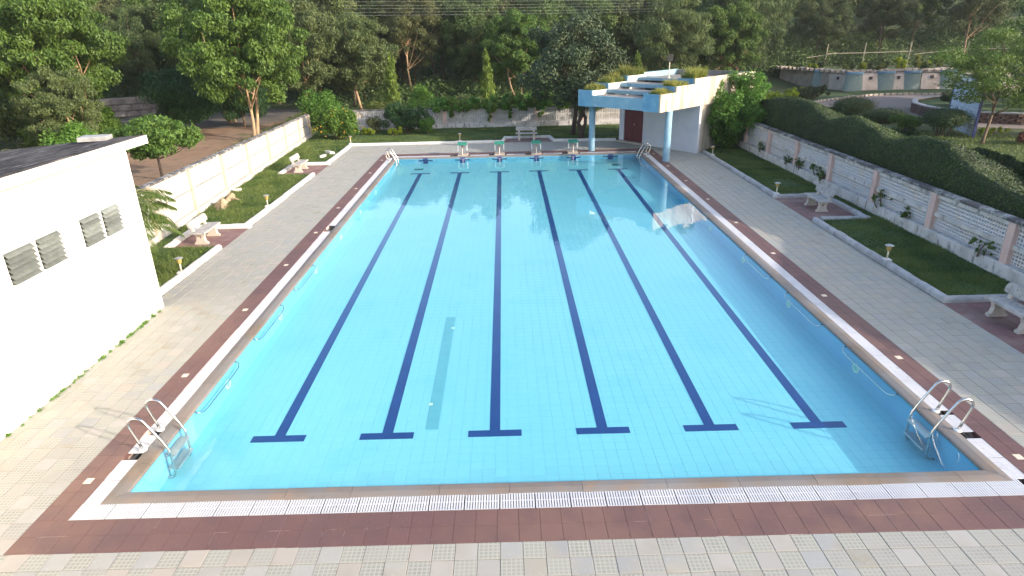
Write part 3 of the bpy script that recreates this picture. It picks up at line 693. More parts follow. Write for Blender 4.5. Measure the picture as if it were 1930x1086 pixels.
# ------------------------------------------------------------------ lawns
def inrect(P, x0, y0, x1, y1): return (P[:, 0] > x0) & (P[:, 0] < x1) & (P[:, 1] > y0) & (P[:, 1] < y1)
NICH = [(-10.98, 11.0, -9.1, 13.32), (-10.98, 21.4, -9.1, 23.92), (-.75, 29.0, 2.12, 30.57), (9.1, 12.28, 11.08, 15.57), (9.1, 2.8, 11.5, 5.97)]
def lawn(name, x0, y0, x1, y1, nb, label, seed, hgt=.05, clipf=None, tb=.0):
    r = np.random.default_rng(seed); st = .12
    xs = np.arange(x0, x1+st*.5, st); ys = np.arange(y0, y1+st*.5, st); X_, Y_ = np.meshgrid(xs, ys, indexing='ij')
    Z_ = .045+.02*np.sin(X_*1.7+seed)*np.cos(Y_*1.1)+r.random(X_.shape)*.012; V_ = np.stack([X_, Y_, Z_], -1).reshape(-1, 3); F_ = []
    ii, jj = np.meshgrid(np.arange(len(xs)-1), np.arange(len(ys)-1), indexing='ij'); ii = ii.ravel(); jj = jj.ravel()
    cen = np.stack([xs[ii]+st/2, ys[jj]+st/2], 1); ok = np.ones(len(cen), bool)
    for n_ in NICH: ok &= ~inrect(cen, *n_)
    if clipf is not None: ok &= clipf(cen)
    ii, jj = ii[ok], jj[ok]; k = len(ys); F_ = np.stack([ii*k+jj, (ii+1)*k+jj, (ii+1)*k+jj+1, ii*k+jj+1], 1)
    root = link(name, np_mesh(name, V_, F_, M['lawn_soil'], smooth=True), label=label, cat='lawn', kind='structure')
    P = np.stack([r.uniform(x0, x1, nb), r.uniform(y0, y1, nb), np.full(nb, .045)], 1); ok = np.ones(nb, bool)
    for n_ in NICH: ok &= ~inrect(P, *n_)
    if clipf is not None: ok &= clipf(P)
    P = P[ok]; hn = patchnoise(P, 1.6, seed)
    blades('grass_blades', P, hgt*(.6+.9*np.clip(hn, 0, 1)), .022, LM['grass'], root, r, .7, np.clip(hn+tb, 0, 1), kind='stuff')
    return root
def leftx(y): return -11.3-(y-11)*.05
def off_pav(P): # keep clear of the pavilion
    d0 = P[:, 0]-3.06; d1 = P[:, 1]-25.54; s_ = d0*.686-d1*.728; t_ = d0*.728+d1*.686
    return ~((s_ > -.5) & (s_ < 4.7) & (t_ > 3.6) & (t_ < 8.9))
lawn('left_lawn', -12.6, 6.0, -9.37, 29.2, 90000, 'sunlit green lawn strip along the left wall', 1, .075, lambda P: (P[:, 0] > leftx(P[:, 1])+.0) & (P[:, 1] > 6.4), .15)
lawn('far_lawn', -12.6, 29.2, 11.6, 34.8, 90000, 'shaded lawn between the deck and the back wall', 2, .05, lambda P: (P[:, 0] > leftx(P[:, 1])) & off_pav(P) & ~((P[:, 0] > 2.3) & (P[:, 1] < 29.3) & (P[:, 0] < 6)))
lawn('right_lawn', 9.37, -3.0, 11.62, 29.2, 110000, 'shaded dark green lawn strip below the right wall', 3, .05, lambda P: off_pav(P))
# daisies / weeds specks in the left lawn
r = np.random.default_rng(31)
P = np.stack([r.uniform(-11.2, -9.5, 500), r.uniform(7, 21, 500), np.full(500, .11)], 1)
Vv, Ff, Tt = leaf_quads(P, np.tile([0, 0, 1.], (500, 1))+r.normal(size=(500, 3))*.3, unit(500, r), np.full(500, .035), np.full(500, .03), r.random(500))
link('lawn_flowers', np_mesh('lawn_flowers', Vv, Ff, LM['lime'], Tt), label='tiny yellow weeds scattered in the left lawn', cat='weeds', kind='stuff')

# ------------------------------------------------------------------ boundary walls
def wall_thing(label, loc): return empty('boundary_wall', loc, label=label, cat='wall')
# right wall: plinth, pink posts, lattice panels, rails, mildewed cap
rw = wall_thing('white lattice wall with pink posts below the tall hedge on the right', (11.6, 15, 0))
RY = [-1.8+3.0*k+.0 for k in range(0, 10)]; RY = [1.2-3.0, 1.2, 4.2, 7.2, 10.2, 13.25, 16.3, 19.25, 22.2, 25.2, 28.2]
RX = 11.47
def addw(q, name, mt, **k): o = q.obj(name, M[mt], None, **k); o.parent = rw; o.matrix_parent_inverse = Matrix.Translation(-rw.location) ; return o
def jali_mesh(L_, H_, pitch, name, mt, slot=.5, vert=False):
    nh = int(L_/pitch); nv = 1 if vert else 4; xs = [0.]; ys = [0.]
    px_ = L_/nh
    for k in range(nh): xs += [k*px_+px_*(1-slot)*.5, k*px_+px_*(1-(1-slot)*.5)]
    xs.append(L_); py_ = H_/nv
    for k in range(nv): ys += [k*py_+(.03 if vert else py_*(1-slot)*.5), (k+1)*py_-(.03 if vert else py_*(1-slot)*.5)]
    ys.append(H_)
    return plate(xs, ys, lambda i, j: (i % 2 == 0) or (j % 2 == 0), .035, M[mt], name)
jm = {}
def put_panel(me, p, ang, parent, name='lattice_panel'):
    """panel local x along ang (horizontal), local y up"""
    o = link(name, me); o.rotation_euler = (math.pi/2, 0, ang); o.location = p; o.parent = parent; o.matrix_parent_inverse = Matrix.Translation(-parent.location); return o
for i in range(len(RY)-1):
    y0, y1 = RY[i], RY[i+1]
    q = MB(); q.box(RX-.03, y0-.115, .38, RX+.22, y0+.115, 1.40); addw(q, 'post', 'pink')
    L_ = round(y1-y0-.23, 2)
    if L_ not in jm: jm[L_] = (jali_mesh(L_, .40, .095, 'lattice_panel', 'jali', .56), jali_mesh(L_, .36, .095, 'lattice_panel', 'jali', .56))
    put_panel(jm[L_][0], (RX+.09, y1-.115, .885), -math.pi/2, rw); put_panel(jm[L_][1], (RX+.09, y1-.115, .405), -math.pi/2, rw)
    q = MB(); q.box(RX+.035, y0+.115, .765, RX+.17, y1-.115, .885); addw(q, 'middle_rail', 'fence_white')
    q = MB(); q.box(RX+.03, y0+.115, 1.285, RX+.17, y1-.115, 1.40); addw(q, 'top_rail', 'fence_white')
    q = MB(); q.bbox(RX-.02, y0-.002, 1.40, RX+.25, y1-.006, 1.475, .02); addw(q, 'cap_stone', 'mildew')
    q = MB(); q.bbox(RX-.07, y0, -.05, RX+.24, y1-.004, .385, .02); addw(q, 'plinth', 'fence_white')
# backing behind the lattice so the hedge base stays dark: none needed
# left wall: bays of two planks between peach posts
lwl = wall_thing('sunlit whitewashed plank wall along the left lawn', (-11.8, 18, 0))
def LP(y): return (leftx(y)-.10, y)
def lz(y): return 1.72-(y-12)*.0185
LY = [2.7, 5.75, 8.8, 11.85, 14.9, 18.0, 21.05, 24.15, 27.2, 30.1, 32.6]
def addl(q, name, mt): o = q.obj(name, M[mt]); o.parent = lwl; o.matrix_parent_inverse = Matrix.Translation(-lwl.location); return o
for i in range(len(LY)-1):
    a, b_ = LP(LY[i]), LP(LY[i+1]); zt0, zt1 = lz(LY[i]), lz(LY[i+1])
    d_ = .12/(LY[i+1]-LY[i]); 
    A_ = (a[0]+(b_[0]-a[0])*d_, a[1]+(b_[1]-a[1])*d_); B_ = (b_[0]-(b_[0]-a[0])*d_, b_[1]-(b_[1]-a[1])*d_)
    q = MB(); q.seg((a[0], a[1]-.11), (a[0]-.01, a[1]+.11), 0, zt0, 0, zt0, .2, -.04); addl(q, 'post', 'peach')
    h0, h1 = (zt0-.28)/2, (zt1-.28)/2
    q = MB(); q.seg(A_, B_, .27, .235+h0, .27, .235+h1, .07, .045); addl(q, 'plank', 'fence_lit')
    q = MB(); q.seg(A_, B_, .275+h0, zt0-.03, .275+h1, zt1-.03, .07, .05); addl(q, 'plank', 'fence_lit')
    q = MB(); q.seg(A_, B_, -.05, .235, -.05, .235, .16, -.03); addl(q, 'plinth', 'fence_lit')
    q = MB(); q.seg(a, b_, zt0, zt0+.07, zt1, zt1+.07, .2, -.05); addl(q, 'cap_stone', 'mildew')
q = MB(); a = LP(32.6); q.seg((a[0], a[1]-.11), (a[0], a[1]+.11), 0, lz(32.6), 0, lz(32.6), .2, -.04); addl(q, 'post', 'peach')
# back wall
bw = wall_thing('cream slotted wall with pink posts behind the far lawn', (0, 34.9, 0))
def addb(q, name, mt): o = q.obj(name, M[mt]); o.parent = bw; o.matrix_parent_inverse = Matrix.Translation(-bw.location); return o
BX = [-10.3, -7.4, -4.45, -1.5, 1.42, 4.35, 7.3, 10.2, 12.2]
bp1 = jali_mesh(2.7, .36, .15, 'slotted_panel', 'fence_white', .3, True); bp2 = jali_mesh(2.7, .34, .15, 'slotted_panel', 'fence_white', .3, True)
for i in range(len(BX)-1):
    x0, x1 = BX[i], BX[i+1]; yb = 34.95
    q = MB(); q.box(x0-.12, yb-.09, .36, x0+.12, yb+.14, 1.24); addb(q, 'post', 'pink')
    s_ = (x1-x0-.24)/2.7
    for me, z0 in ((bp1, .80), (bp2, .38)):
        o = put_panel(me, (x0+.12, yb-.05, z0), 0, bw, 'slotted_panel'); o.scale = (s_, 1, 1)
    q = MB(); q.box(x0+.12, yb+.02, .38, x1-.12, yb+.05, 1.16); addb(q, 'back_slab', 'kerb_old_shade')
    q = MB(); q.box(x0+.12, yb-.06, .735, x1-.12, yb+.035, .80); addb(q, 'middle_rail', 'fence_white')
    q = MB(); q.box(x0+.12, yb-.06, 1.165, x1-.12, yb+.1, 1.24); addb(q, 'top_rail', 'fence_white')
    q = MB(); q.bbox(x0, yb-.1, 1.24, x1-.006, yb+.16, 1.30, .015); addb(q, 'cap_stone', 'mildew')
    q = MB(); q.bbox(x0, yb-.14, -.05, x1-.004, yb+.15, .36, .02); addb(q, 'plinth', 'fence_white')

# ------------------------------------------------------------------ benches
def make_bench():
    e = empty('concrete_bench')
    # local: x along length, y towards back, z up
    prof = [(-.20, 0), (.20, 0), (.20, .055), (.145, .075), (.115, .20), (.15, .345), (-.15, .345), (-.115, .20), (-.145, .075), (-.20, .055)]
    for sx in (-1, 1):
        cx_ = sx*.42; q = MB()
        # leg with a triangular opening: outer ring bridged to hole
        hole = [(-.045, .26), (0, .165), (.045, .26)]
        def ring(h): return [(cx_+h, y, z) for y, z in prof]+[(cx_+h, y, z) for y, z in hole]
        vs = ring(-.055)+ring(.055); N_ = len(prof); T_ = N_+3
        tri = [(0, 1, N_+1), (1, 2, N_+1), (2, 3, N_+1), (3, 4, N_+1), (4, N_+2, N_+1), (4, 5, N_+2), (5, 6, N_+2), (6, N_, N_+2), (6, 7, N_), (7, N_+1, N_), (7, 8, N_+1), (8, 9, N_+1), (9, 0, N_+1)]
        fs = [t[::-1] for t in tri]+[tuple(k+T_ for k in t) for t in tri]+[(i, (i+1) % N_, T_+(i+1) % N_, T_+i) for i in range(N_)]+[(N_+i, T_+N_+i, T_+N_+(i+1) % 3, N_+(i+1) % 3) for i in range(3)]
        q.add(vs, fs); q.obj('leg', M['bench_leg'], e)
        q = MB(); q.hexa([(cx_-.05, .155, .39), (cx_+.05, .155, .39), (cx_+.05, .215, .39), (cx_-.05, .215, .39), (cx_-.045, .225, .60), (cx_+.045, .225, .60), (cx_+.045, .275, .60), (cx_-.045, .275, .60)])
        q.obj('back_support', M['bench_leg'], e)
    q = MB(); q.bbox(-.62, -.21, .345, .62, .215, .40, .012); q.obj('seat', M['bench'], e)
    # back rest: slab with rounded ends leaning back
    q = MB(); pts = [(-.56, .50), (.56, .50), (.60, .53), (.61, .60), (.59, .68), (.54, .715), (-.54, .715), (-.59, .68), (-.61, .60), (-.60, .53)]
    q.prism(pts, lambda p, qv, h: (p, .165+h+(qv-.5)*.28, qv), 0, .06); q.obj('backrest', M['bench'], e)
    return e
bench = make_bench()
spots = [(-10.0, 11.95, math.pi/2, 'weathered bench beside the white building, in the nearer left bay'),
         (-10.15, 22.5, math.pi/2, 'small weathered bench in the farther left bay beside debris'),
         (.62, 29.85, 0, 'bench facing the camera at the far end behind the starting blocks'),
         (10.0, 13.9, -math.pi/2, 'bench in the farther right bay between two amber lamps'),
         (9.85, 4.62, -math.pi/2, 'large near bench cut by the right edge of the photo')]
for i, (x, y, a, lb) in enumerate(spots):
    o = bench if i == 0 else copy_tree(bench)
    o.location = (x, y, .003); o.rotation_euler = (0, 0, a); o['label'] = lb; o['category'] = 'bench'; o['group'] = 'concrete benches round the pool'

# ------------------------------------------------------------------ bollard lamps
def make_lamp():
    e = empty('garden_lamp')
    q = MB(); q.bbox(-.09, -.09, 0, .09, .09, .15, .015); q.obj('base_block', M['kerb'], e)
    q = MB(); q.tube([(0, 0, .15), (0, 0, .38)], .022, 10); q.obj('pole', M['pole_paint'], e, smooth=True)
    q = MB(); q.lathe([(.035, .36), (.045, .37), (.075, .50), (.07, .50)], 16); q.obj('lamp_shade', M['amber'], e)
    q = MB(); q.lathe([(.07, .50), (.105, .505), (.11, .515), (.05, .54), (.01, .545)], 16); q.obj('cap', M['cap'], e)
    return e
lamp = make_lamp()
for i, (x, y, lb) in enumerate([(-9.3, 8.7, 'amber garden lamp on the white kerb nearest the white building'), (-9.33, 15.55, 'amber garden lamp on the white kerb past the nearer left bench'),
                               (-9.3, 29.2, 'thin garden lamp at the far left corner of the deck'), (-3.16, 29.3, 'thin garden lamp on the far kerb behind the first starting block'),
                               (9.32, 23.4, 'grey garden lamp near the pavilion and the leafy bush'), (9.3, 15.6, 'amber garden lamp just beyond the farther right bench'),
                               (9.32, 8.35, 'amber garden lamp on the right kerb nearest the camera')]):
    o = lamp if i == 0 else copy_tree(lamp); o.location = (x, y, -.0); o['label'] = lb; o['category'] = 'lamp'; o['group'] = 'garden lamps on the kerbs'

# ------------------------------------------------------------------ starting blocks
def make_block():
    e = empty('starting_block')
    q = MB(); q.hexa([(-.235, 0, .55), (.235, 0, .55), (.235, .42, .60), (-.235, .42, .60), (-.235, 0, .575), (.235, 0, .575), (.235, .42, .625), (-.235, .42, .625)]); q.obj('platform', M['cap'], e)
    q = MB(); q.hexa([(-.24, -.008, .579), (.24, -.008, .579), (.24, .425, .629), (-.24, .425, .629), (-.24, -.008, .592), (.24, -.008, .592), (.24, .425, .642), (-.24, .425, .642)]); q.obj('green_top', M['green_top'], e)
    q = MB(); q.box(-.24, -.022, .548, .24, -.009, .592); q.obj('front_lip', M['green_top'], e)
    q = MB(); q.box(-.045, .16, .06, .045, .25, .565); q.obj('post', M['rust_post'], e)
    q = MB(); q.bbox(-.26, -.06, -.02, .26, .62, .06, .012); q.obj('plinth', M['cream_plinth'], e)
    q = MB(); q.tube([(0, -.03, .055), (0, -.03, .24), (0, .15, .36)], .014, 8); q.obj('front_strut', M['white_plastic'], e)
    for sx in (-1, 1):
        q = MB(); q.tube([(sx*.225, .05, .56), (sx*.225, .03, .30), (sx*.225, .05, .25), (sx*.225, .36, .25), (sx*.225, .38, .30), (sx*.225, .36, .58)], .009, 8); q.obj('side_rail', M['white_plastic'], e, smooth=True)
    return e
blk = make_block(); ords = ['leftmost', 'second from the left', 'third from the left', 'rightmost, nearest the pavilion']
for i in range(4):
    o = blk if i == 0 else copy_tree(blk); o.location = (LX[i+1], 25.2, .0); o['label'] = 'green topped starting block, '+ords[i]; o['category'] = 'starting block'; o['group'] = 'starting blocks at the far end'

# ------------------------------------------------------------------ ladders
def make_ladder():
    """local: x = towards the water from the flange (0), y = along the pool edge"""
    e = empty('pool_ladder')
    for y in (-.27, .27):
        p = [(0, 0), (-.05, .16), (-.125, .38)]
        p += [(-.135+.0, .44)]+[( -.0+(-.135)*math.cos(a), .44+.125*math.sin(a)) for a in np.linspace(.25, math.pi*.80, 8)]
        p += [(.20, .36), (.30, .18), (.385, .0), (.40, -.10), (.40, -.42), (.37, -.50), (.30, -.53), (.255, -.53)]
        q = MB(); q.tube([(x_, y, z_) for x_, z_ in p], .021, 10); q.obj('rail', M['steel'], e, smooth=True)
        q = MB(); q.lathe([(.06, -.002), (.06, .012), (.045, .028), (.024, .03)], 16, (0, y, 0)); q.obj('flange', M['white_plastic'], e)
    for z_ in (-.12, -.36):
        q = MB(); q.bbox(.30, -.255, z_-.03, .46, .255, z_, .008); q.obj('tread', M['steel_tread'], e)
    return e
lad = make_ladder()
for i, (x, y, a, lb) in enumerate([(-6.34, 1.25, 0, 'steel pool ladder at the near left corner'), (6.31, 1.21, math.pi, 'steel pool ladder at the near right corner'),
                                   (-6.34, 24.35, 0, 'small steel ladder at the far left corner of the pool'), (6.31, 24.2, math.pi, 'small steel ladder at the far right corner by the pavilion')]):
    o = lad if i == 0 else copy_tree(lad); o.location = (x, y, .008); o.rotation_euler = (0, 0, a); o['label'] = lb; o['category'] = 'ladder'; o['group'] = 'steel pool ladders'

# ------------------------------------------------------------------ white building on the left
wb = empty('white_building', (-8.8, 6.67, 0), label='blown-out white single storey building with louvred windows at the left', cat='building')
WBX = -8.8; WY0, WY1 = -7.0, 6.67
def addto(root, q, name, mt, smooth=False, **k):
    o = q.obj(name, [M[x] for x in mt] if isinstance(mt, tuple) else M[mt], smooth=smooth, **k); o.parent = root
    o.matrix_parent_inverse = (Matrix.Translation(root.location) @ Matrix.Rotation(root.rotation_euler.z, 4, 'Z')).inverted(); return o
wins = [(-.62, .06), (.14, .80), (2.57, 3.27), (3.34, 3.98), (4.58, 5.21), (5.29, 5.90)]; WZ0, WZ1 = 2.17, 2.72
# wall plate with openings
ys = sorted(set([WY0, WY1]+[v for p in wins for v in p])); zs = [-.1, WZ0, WZ1, 3.80]
def solidf(i, j):
    ym = (ys[i]+ys[i+1])/2
    return not (j == 1 and any(a < ym < b_ for a, b_ in wins))
me = plate(ys, zs, solidf, .2, M['white_wall'], 'front_wall', lambda a, b_, c: (WBX+c, a, b_))
o = link('wall', me); o.parent = wb; o.matrix_parent_inverse = Matrix.Translation(-wb.location)
q = MB(); q.hexa([(WBX-6, WY1-.2, -.1), (WBX-.201, WY1-.2, -.1), (WBX-.201, WY1, -.1), (WBX-6, WY1, -.1), (WBX-6, WY1-.2, 3.25), (WBX-.201, WY1-.2, 3.76), (WBX-.201, WY1, 3.76), (WBX-6, WY1, 3.25)])
addto(wb, q, 'end_wall', 'white_wall')
q = MB(); q.box(WBX-.9, WY0+.2, .0, WBX-.8, WY1-.25, 3.6); addto(wb, q, 'dark_backing', 'dark_room')  # near-black sheet painted as the shade behind the windows
q = MB(); q.hexa([(WBX-6.2, WY0, 3.21), (WBX+.34, WY0, 3.78), (WBX+.34, 7.0, 3.78), (WBX-6.2, 7.0, 3.21), (WBX-6.2, WY0, 3.38), (WBX+.34, WY0, 3.95), (WBX+.34, 7.0, 3.95), (WBX-6.2, 7.0, 3.38)]); addto(wb, q, 'roof_slab', 'eave')
q = MB(); e0 = .022
q.hexa([(WBX-6.2, WY0, 3.382), (WBX+.30, WY0, 3.949), (WBX+.30, 6.96, 3.949), (WBX-6.2, 6.96, 3.382), (WBX-6.2, WY0, 3.40), (WBX+.30, WY0, 3.967), (WBX+.30, 6.96, 3.967), (WBX-6.2, 6.96, 3.40)]); addto(wb, q, 'roof_felt', 'roof')
for a, b_ in wins:
    fo = MB(); fo.box(WBX-.14, a, WZ0, WBX-.10, a+.025, WZ1); fo.box(WBX-.14, b_-.025, WZ0, WBX-.10, b_, WZ1); fo.box(WBX-.14, a+.025, WZ0, WBX-.10, b_-.025, WZ0+.02); fo.box(WBX-.14, a+.025, WZ1-.02, WBX-.10, b_-.025, WZ1)
    fr_ = addto(wb, fo, 'window_frame', 'white_paint')
    nsl = 6; hp = (WZ1-WZ0)/nsl
    for k in range(nsl):
        z0 = WZ0+hp*k+.008; q = MB()
        q.hexa([(WBX+.052, a+.02, z0), (WBX+.058, a+.02, z0-.0), (WBX+.058, b_-.02, z0), (WBX+.052, b_-.02, z0), (WBX-.055, a+.02, z0+hp*.92), (WBX-.049, a+.02, z0+hp*.92), (WBX-.049, b_-.02, z0+hp*.92), (WBX-.055, b_-.02, z0+hp*.92)])
        o = q.obj('louvre_slat', M['glass_slat']); o.parent = fr_
q = MB(); q.bbox(-.28, -.2, 0, .28, .2, .09, .01); q.obj('concrete_block', M['grey_box'], loc=(-9.42, 6.72, 3.905), rz=.2, label='grey concrete block lying on the corner of the dark roof', cat='block')
# weeds along the wall foot
r = np.random.default_rng(5)
C = []; R = []
for k in range(60):
    y = r.uniform(1.2, 6.4) if k > 26 else r.choice([6.3, 5.4, 5.0, 4.6, 4.2, 3.1, 2.6, 5.8])+r.normal()*.18; C.append((WBX+.02+r.random()*.05, y, .02)); R.append(.025+r.random()*.04)
Vv, Ff, Tt = cloud(C, R, 1600, .035, r, shell=.1)
link('wall_foot_weeds', np_mesh('wall_foot_weeds', Vv, Ff, LM['bright'], Tt), label='thin green weeds in the joint at the foot of the white building', cat='weeds', kind='stuff')

# ------------------------------------------------------------------ pavilion
PA = Vector((3.06, 25.54, 0)); PU = np.array([.686, -.728]); PV = np.array([.728, .686])
pav = empty('pavilion', (PA.x, PA.y, 0), label='blue and cream stepped concrete pavilion with a maroon door at the far right corner', cat='pavilion')
def pw(s_, t_, z_): return (PA.x+PU[0]*s_+PV[0]*t_, PA.y+PU[1]*s_+PV[1]*t_, z_)
def pbox(q, s0, t0, z0, s1, t1, z1, m=0, zt=None):
    return q.hexa([pw(s0, t0, z0), pw(s1, t0, z0), pw(s1, t1, z0), pw(s0, t1, z0), pw(s0, t0, z1), pw(s1, t0, z1), pw(s1, t1, z1), pw(s0, t1, z1)], m)
def padd(q, name, mt, **k): return addto(pav, q, name, mt, **k)
WS = 4.78; ZB = 2.3
# columns (tapered, under the front corners)
for (x, y), zt in (((3.84, 25.9), 2.3), ((6.93, 22.72), 2.3)):
    q = MB(); q.tube([(x, y, 0), (x, y, .02), (x, y, zt)], [.165, .16, .155], 20); padd(q, 'column', 'pale_blue', smooth=True)
lev = [(0, 1.25, 3.07), (1.25, 2.8, 3.33), (2.8, 8.7, 3.58)]
def side_strip(s0, s1, nm):
    for k, (t0, t1, zt) in enumerate(lev):
        pass
# right fascia wall (cream outside), left fascia, made level by level
for k, (t0, t1, zt) in enumerate(lev):
    q = MB(); pbox(q, WS-.09, t0+(.0 if k == 0 else .003), ZB, WS, t1, zt); padd(q, 'right_parapet', 'cream_side')
    q = MB(); pbox(q, 0, t0+(.0 if k == 0 else .003), ZB, .09, t1, zt); padd(q, 'left_parapet', 'pale_blue')
    if k < 2 or True:
        te = min(t1, 4.4)
        q = MB(); pbox(q, WS-.93, t0+.003, ZB+.12, WS-.85, te, zt-.02); padd(q, 'planter_side', 'pale_blue')
        q = MB(); pbox(q, .80, t0+.003, ZB+.12, .88, te, zt-.02); padd(q, 'planter_side', 'white_paint')  # whiter than its twin: sunlight on this inner side put into the colour
        tf = t0-.0
        q = MB(); pbox(q, WS-.93, tf-.012, ZB if k == 0 else lev[k-1][2]-.3, WS-.092, tf+.08, zt-.004); padd(q, 'planter_front', 'blue')
        q = MB(); pbox(q, .092, tf-.012, ZB if k == 0 else lev[k-1][2]-.3, .88, tf+.08, zt-.004); padd(q, 'planter_front', 'blue')
        q = MB(); pbox(q, .09, t0+.08, zt-.3, .80, te, zt-.05); padd(q, 'planter_soil', 'soil'); q = MB(); pbox(q, WS-.85, t0+.08, zt-.3, WS-.09, te, zt-.05); padd(q, 'planter_soil', 'soil')
# soffit slab and front beam
q = MB(); pbox(q, .09, .08, ZB+.10, WS-.09, 8.6, ZB+.22); padd(q, 'roof_slab', 'pale_blue')
q = MB(); pbox(q, .55, -.004, ZB+.02, WS-.55, .075, ZB+.17); padd(q, 'front_lip', 'pale_blue')
# stepped slabs between the planters
steps = [(.02, .95, 2.84, 2.47), (1.12, 1.95, 3.04, 2.895), (2.25, 3.25, 3.28, 3.10), (3.7, 4.6, 3.46, 3.33)]
for k, (t0, t1, zt, zb) in enumerate(steps):
    q = MB(); pbox(q, .882, t0, zb, WS-.932, t0+.10, zt); padd(q, 'step_riser', 'pale_blue')
    q = MB(); pbox(q, .882, t0+.101, zt-.09, WS-.932, t1, zt-.004); padd(q, 'step_tread', 'step_top')
q = MB(); pbox(q, .09, 4.4, 3.22, WS-.09, 8.6, 3.30); padd(q, 'roof_deck', 'step_top')
q = MB(); pbox(q, .09, 8.58, 2.4, WS-.09, 8.7, 3.56); padd(q, 'rear_parapet', 'step_top')
q = MB(); pbox(q, WS-.16, 1.3, 3.33, WS+.02, 1.36, 3.331); 
q = MB(); pbox(q, WS+.0, 3.45, ZB, WS+.035, 3.62, 3.575); padd(q, 'pilaster', 'white_paint')
# dark interior void behind the open gaps
# walls: door wall slightly skewed, side wall
def sk(s_): return 4.07-.125*s_
def wallq(q, s0, s1, z0, z1, th=.18):
    return q.hexa([pw(s0, sk(s0), z0), pw(s1, sk(s1), z0), pw(s1, sk(s1)+th, z0), pw(s0, sk(s0)+th, z0), pw(s0, sk(s0), z1), pw(s1, sk(s1), z1), pw(s1, sk(s1)+th, z1), pw(s0, sk(s0)+th, z1)])
q = MB(); wallq(q, -.50, -.16, -.05, 2.42); padd(q, 'wall', 'lilac_wall')
q = MB(); wallq(q, 1.20, WS-.02, -.05, 2.42); padd(q, 'wall', 'lilac_wall')
q = MB(); wallq(q, -.16, 1.20, 1.86, 2.42); padd(q, 'wall', 'lilac_wall')
q = MB(); pbox(q, WS-.34, sk(WS)+.18, -.05, WS-.14, 8.58, 2.40); padd(q, 'side_wall', 'cream_side')
q = MB(); pbox(q, -.50, sk(-.5)+.18, -.05, -.30, 8.58, 2.40); padd(q, 'side_wall', 'lilac_wall')
q = MB(); pbox(q, -.5, 8.40, -.05, WS-.02, 8.58, 2.40); padd(q, 'rear_wall', 'cream_side')
q = MB(); q.hexa([pw(-.5, sk(-.5)-.22, -.02), pw(1.35, sk(1.35)-.22, -.02), pw(1.35, sk(1.35), -.02), pw(-.5, sk(-.5), -.02), pw(-.5, sk(-.5)-.22, .09), pw(1.35, sk(1.35)-.22, .09), pw(1.35, sk(1.35), .09), pw(-.5, sk(-.5), .09)]); padd(q, 'door_step', 'cream_plinth')
dr = None
for a, b_ in ((-.155, .515), (.525, 1.195)):
    q = MB(); q.hexa([pw(a, sk(a)+.05, .09), pw(b_, sk(b_)+.05, .09), pw(b_, sk(b_)+.09, .09), pw(a, sk(a)+.09, .09), pw(a, sk(a)+.05, 1.86), pw(b_, sk(b_)+.05, 1.86), pw(b_, sk(b_)+.09, 1.86), pw(a, sk(a)+.09, 1.86)])
    dr = padd(q, 'door', 'maroon')
    for z0, z1 in ((.25, .9), (1.02, 1.7)):
        q = MB(); aa, bb = a+.1, b_-.1; q.hexa([pw(aa, sk(aa)+.035, z0), pw(bb, sk(bb)+.035, z0), pw(bb, sk(bb)+.049, z0), pw(aa, sk(aa)+.049, z0), pw(aa, sk(aa)+.035, z1), pw(bb, sk(bb)+.035, z1), pw(bb, sk(bb)+.049, z1), pw(aa, sk(aa)+.049, z1)])
        o = q.obj('door_panel', M['maroon']); o.parent = dr
q = MB(); c_ = pw(.57, sk(.57)+.02, 1.0); q.lathe([(.0, -.03), (.025, -.02), (.03, 0), (.025, .02), (0, .03)], 10, c_); o = q.obj('door_knob', M['brass']); o.parent = dr
# roof grass in the planters
def roofgrass(s0, s1, t0, t1, z, n, label, hg=.16, seed=0):
    r = np.random.default_rng(seed); s_ = r.uniform(s0, s1, n); t_ = r.uniform(t0, t1, n)
    P = np.stack([PA.x+PU[0]*s_+PV[0]*t_, PA.y+PU[1]*s_+PV[1]*t_, np.full(n, z)], 1); hn = patchnoise(P, 4, seed)
    return blades('roof_grass', P, hg*(.4+np.clip(hn, 0, 1.2)), .03, LM['drygrass'], None, r, .45, np.clip(hn, 0, 1), label=label, cat='grass', kind='stuff', group='grass in the pavilion planters')
roofgrass(.12, .80, .15, 1.25, 3.02, 2500, 'grass in the lowest left planter of the pavilion', .2, 1)
roofgrass(.12, .80, 1.3, 2.8, 3.28, 3200, 'grass in the middle left planter of the pavilion', .26, 2)
roofgrass(.12, .80, 2.85, 4.4, 3.53, 3200, 'tall grass in the highest left planter of the pavilion', .32, 3)
roofgrass(WS-.80, WS-.12, .15, 1.25, 3.02, 1500, 'grass in the lowest right planter of the pavilion', .16, 4)
roofgrass(WS-.80, WS-.12, 1.3, 2.4, 3.28, 1500, 'grass in the middle right planter of the pavilion', .2, 5)
roofgrass(WS-.80, WS-.12, 2.85, 4.0, 3.53, 2600, 'bushy grass in the highest right planter of the pavilion', .34, 6)
# floodlight on a short mast standing on the roof
fl = empty('floodlight', pw(2.6, 3.9, 3.45), label='black floodlight on a short pale mast standing on the pavilion roof', cat='floodlight')
q = MB(); q.lathe([(.09, 0), (.09, .04), (.03, .06), (.025, .85)], 10); q.obj('mast', M['pole_paint'], fl)
q = MB(); q.hexa([(-.13, -.1, .8), (.13, -.1, .8), (.12, .06, .86), (-.12, .06, .86), (-.15, -.12, 1.15), (.15, -.12, 1.15), (.11, .07, 1.08), (-.11, .07, 1.08)]); q.obj('lamp_head', M['dark_room'], fl)

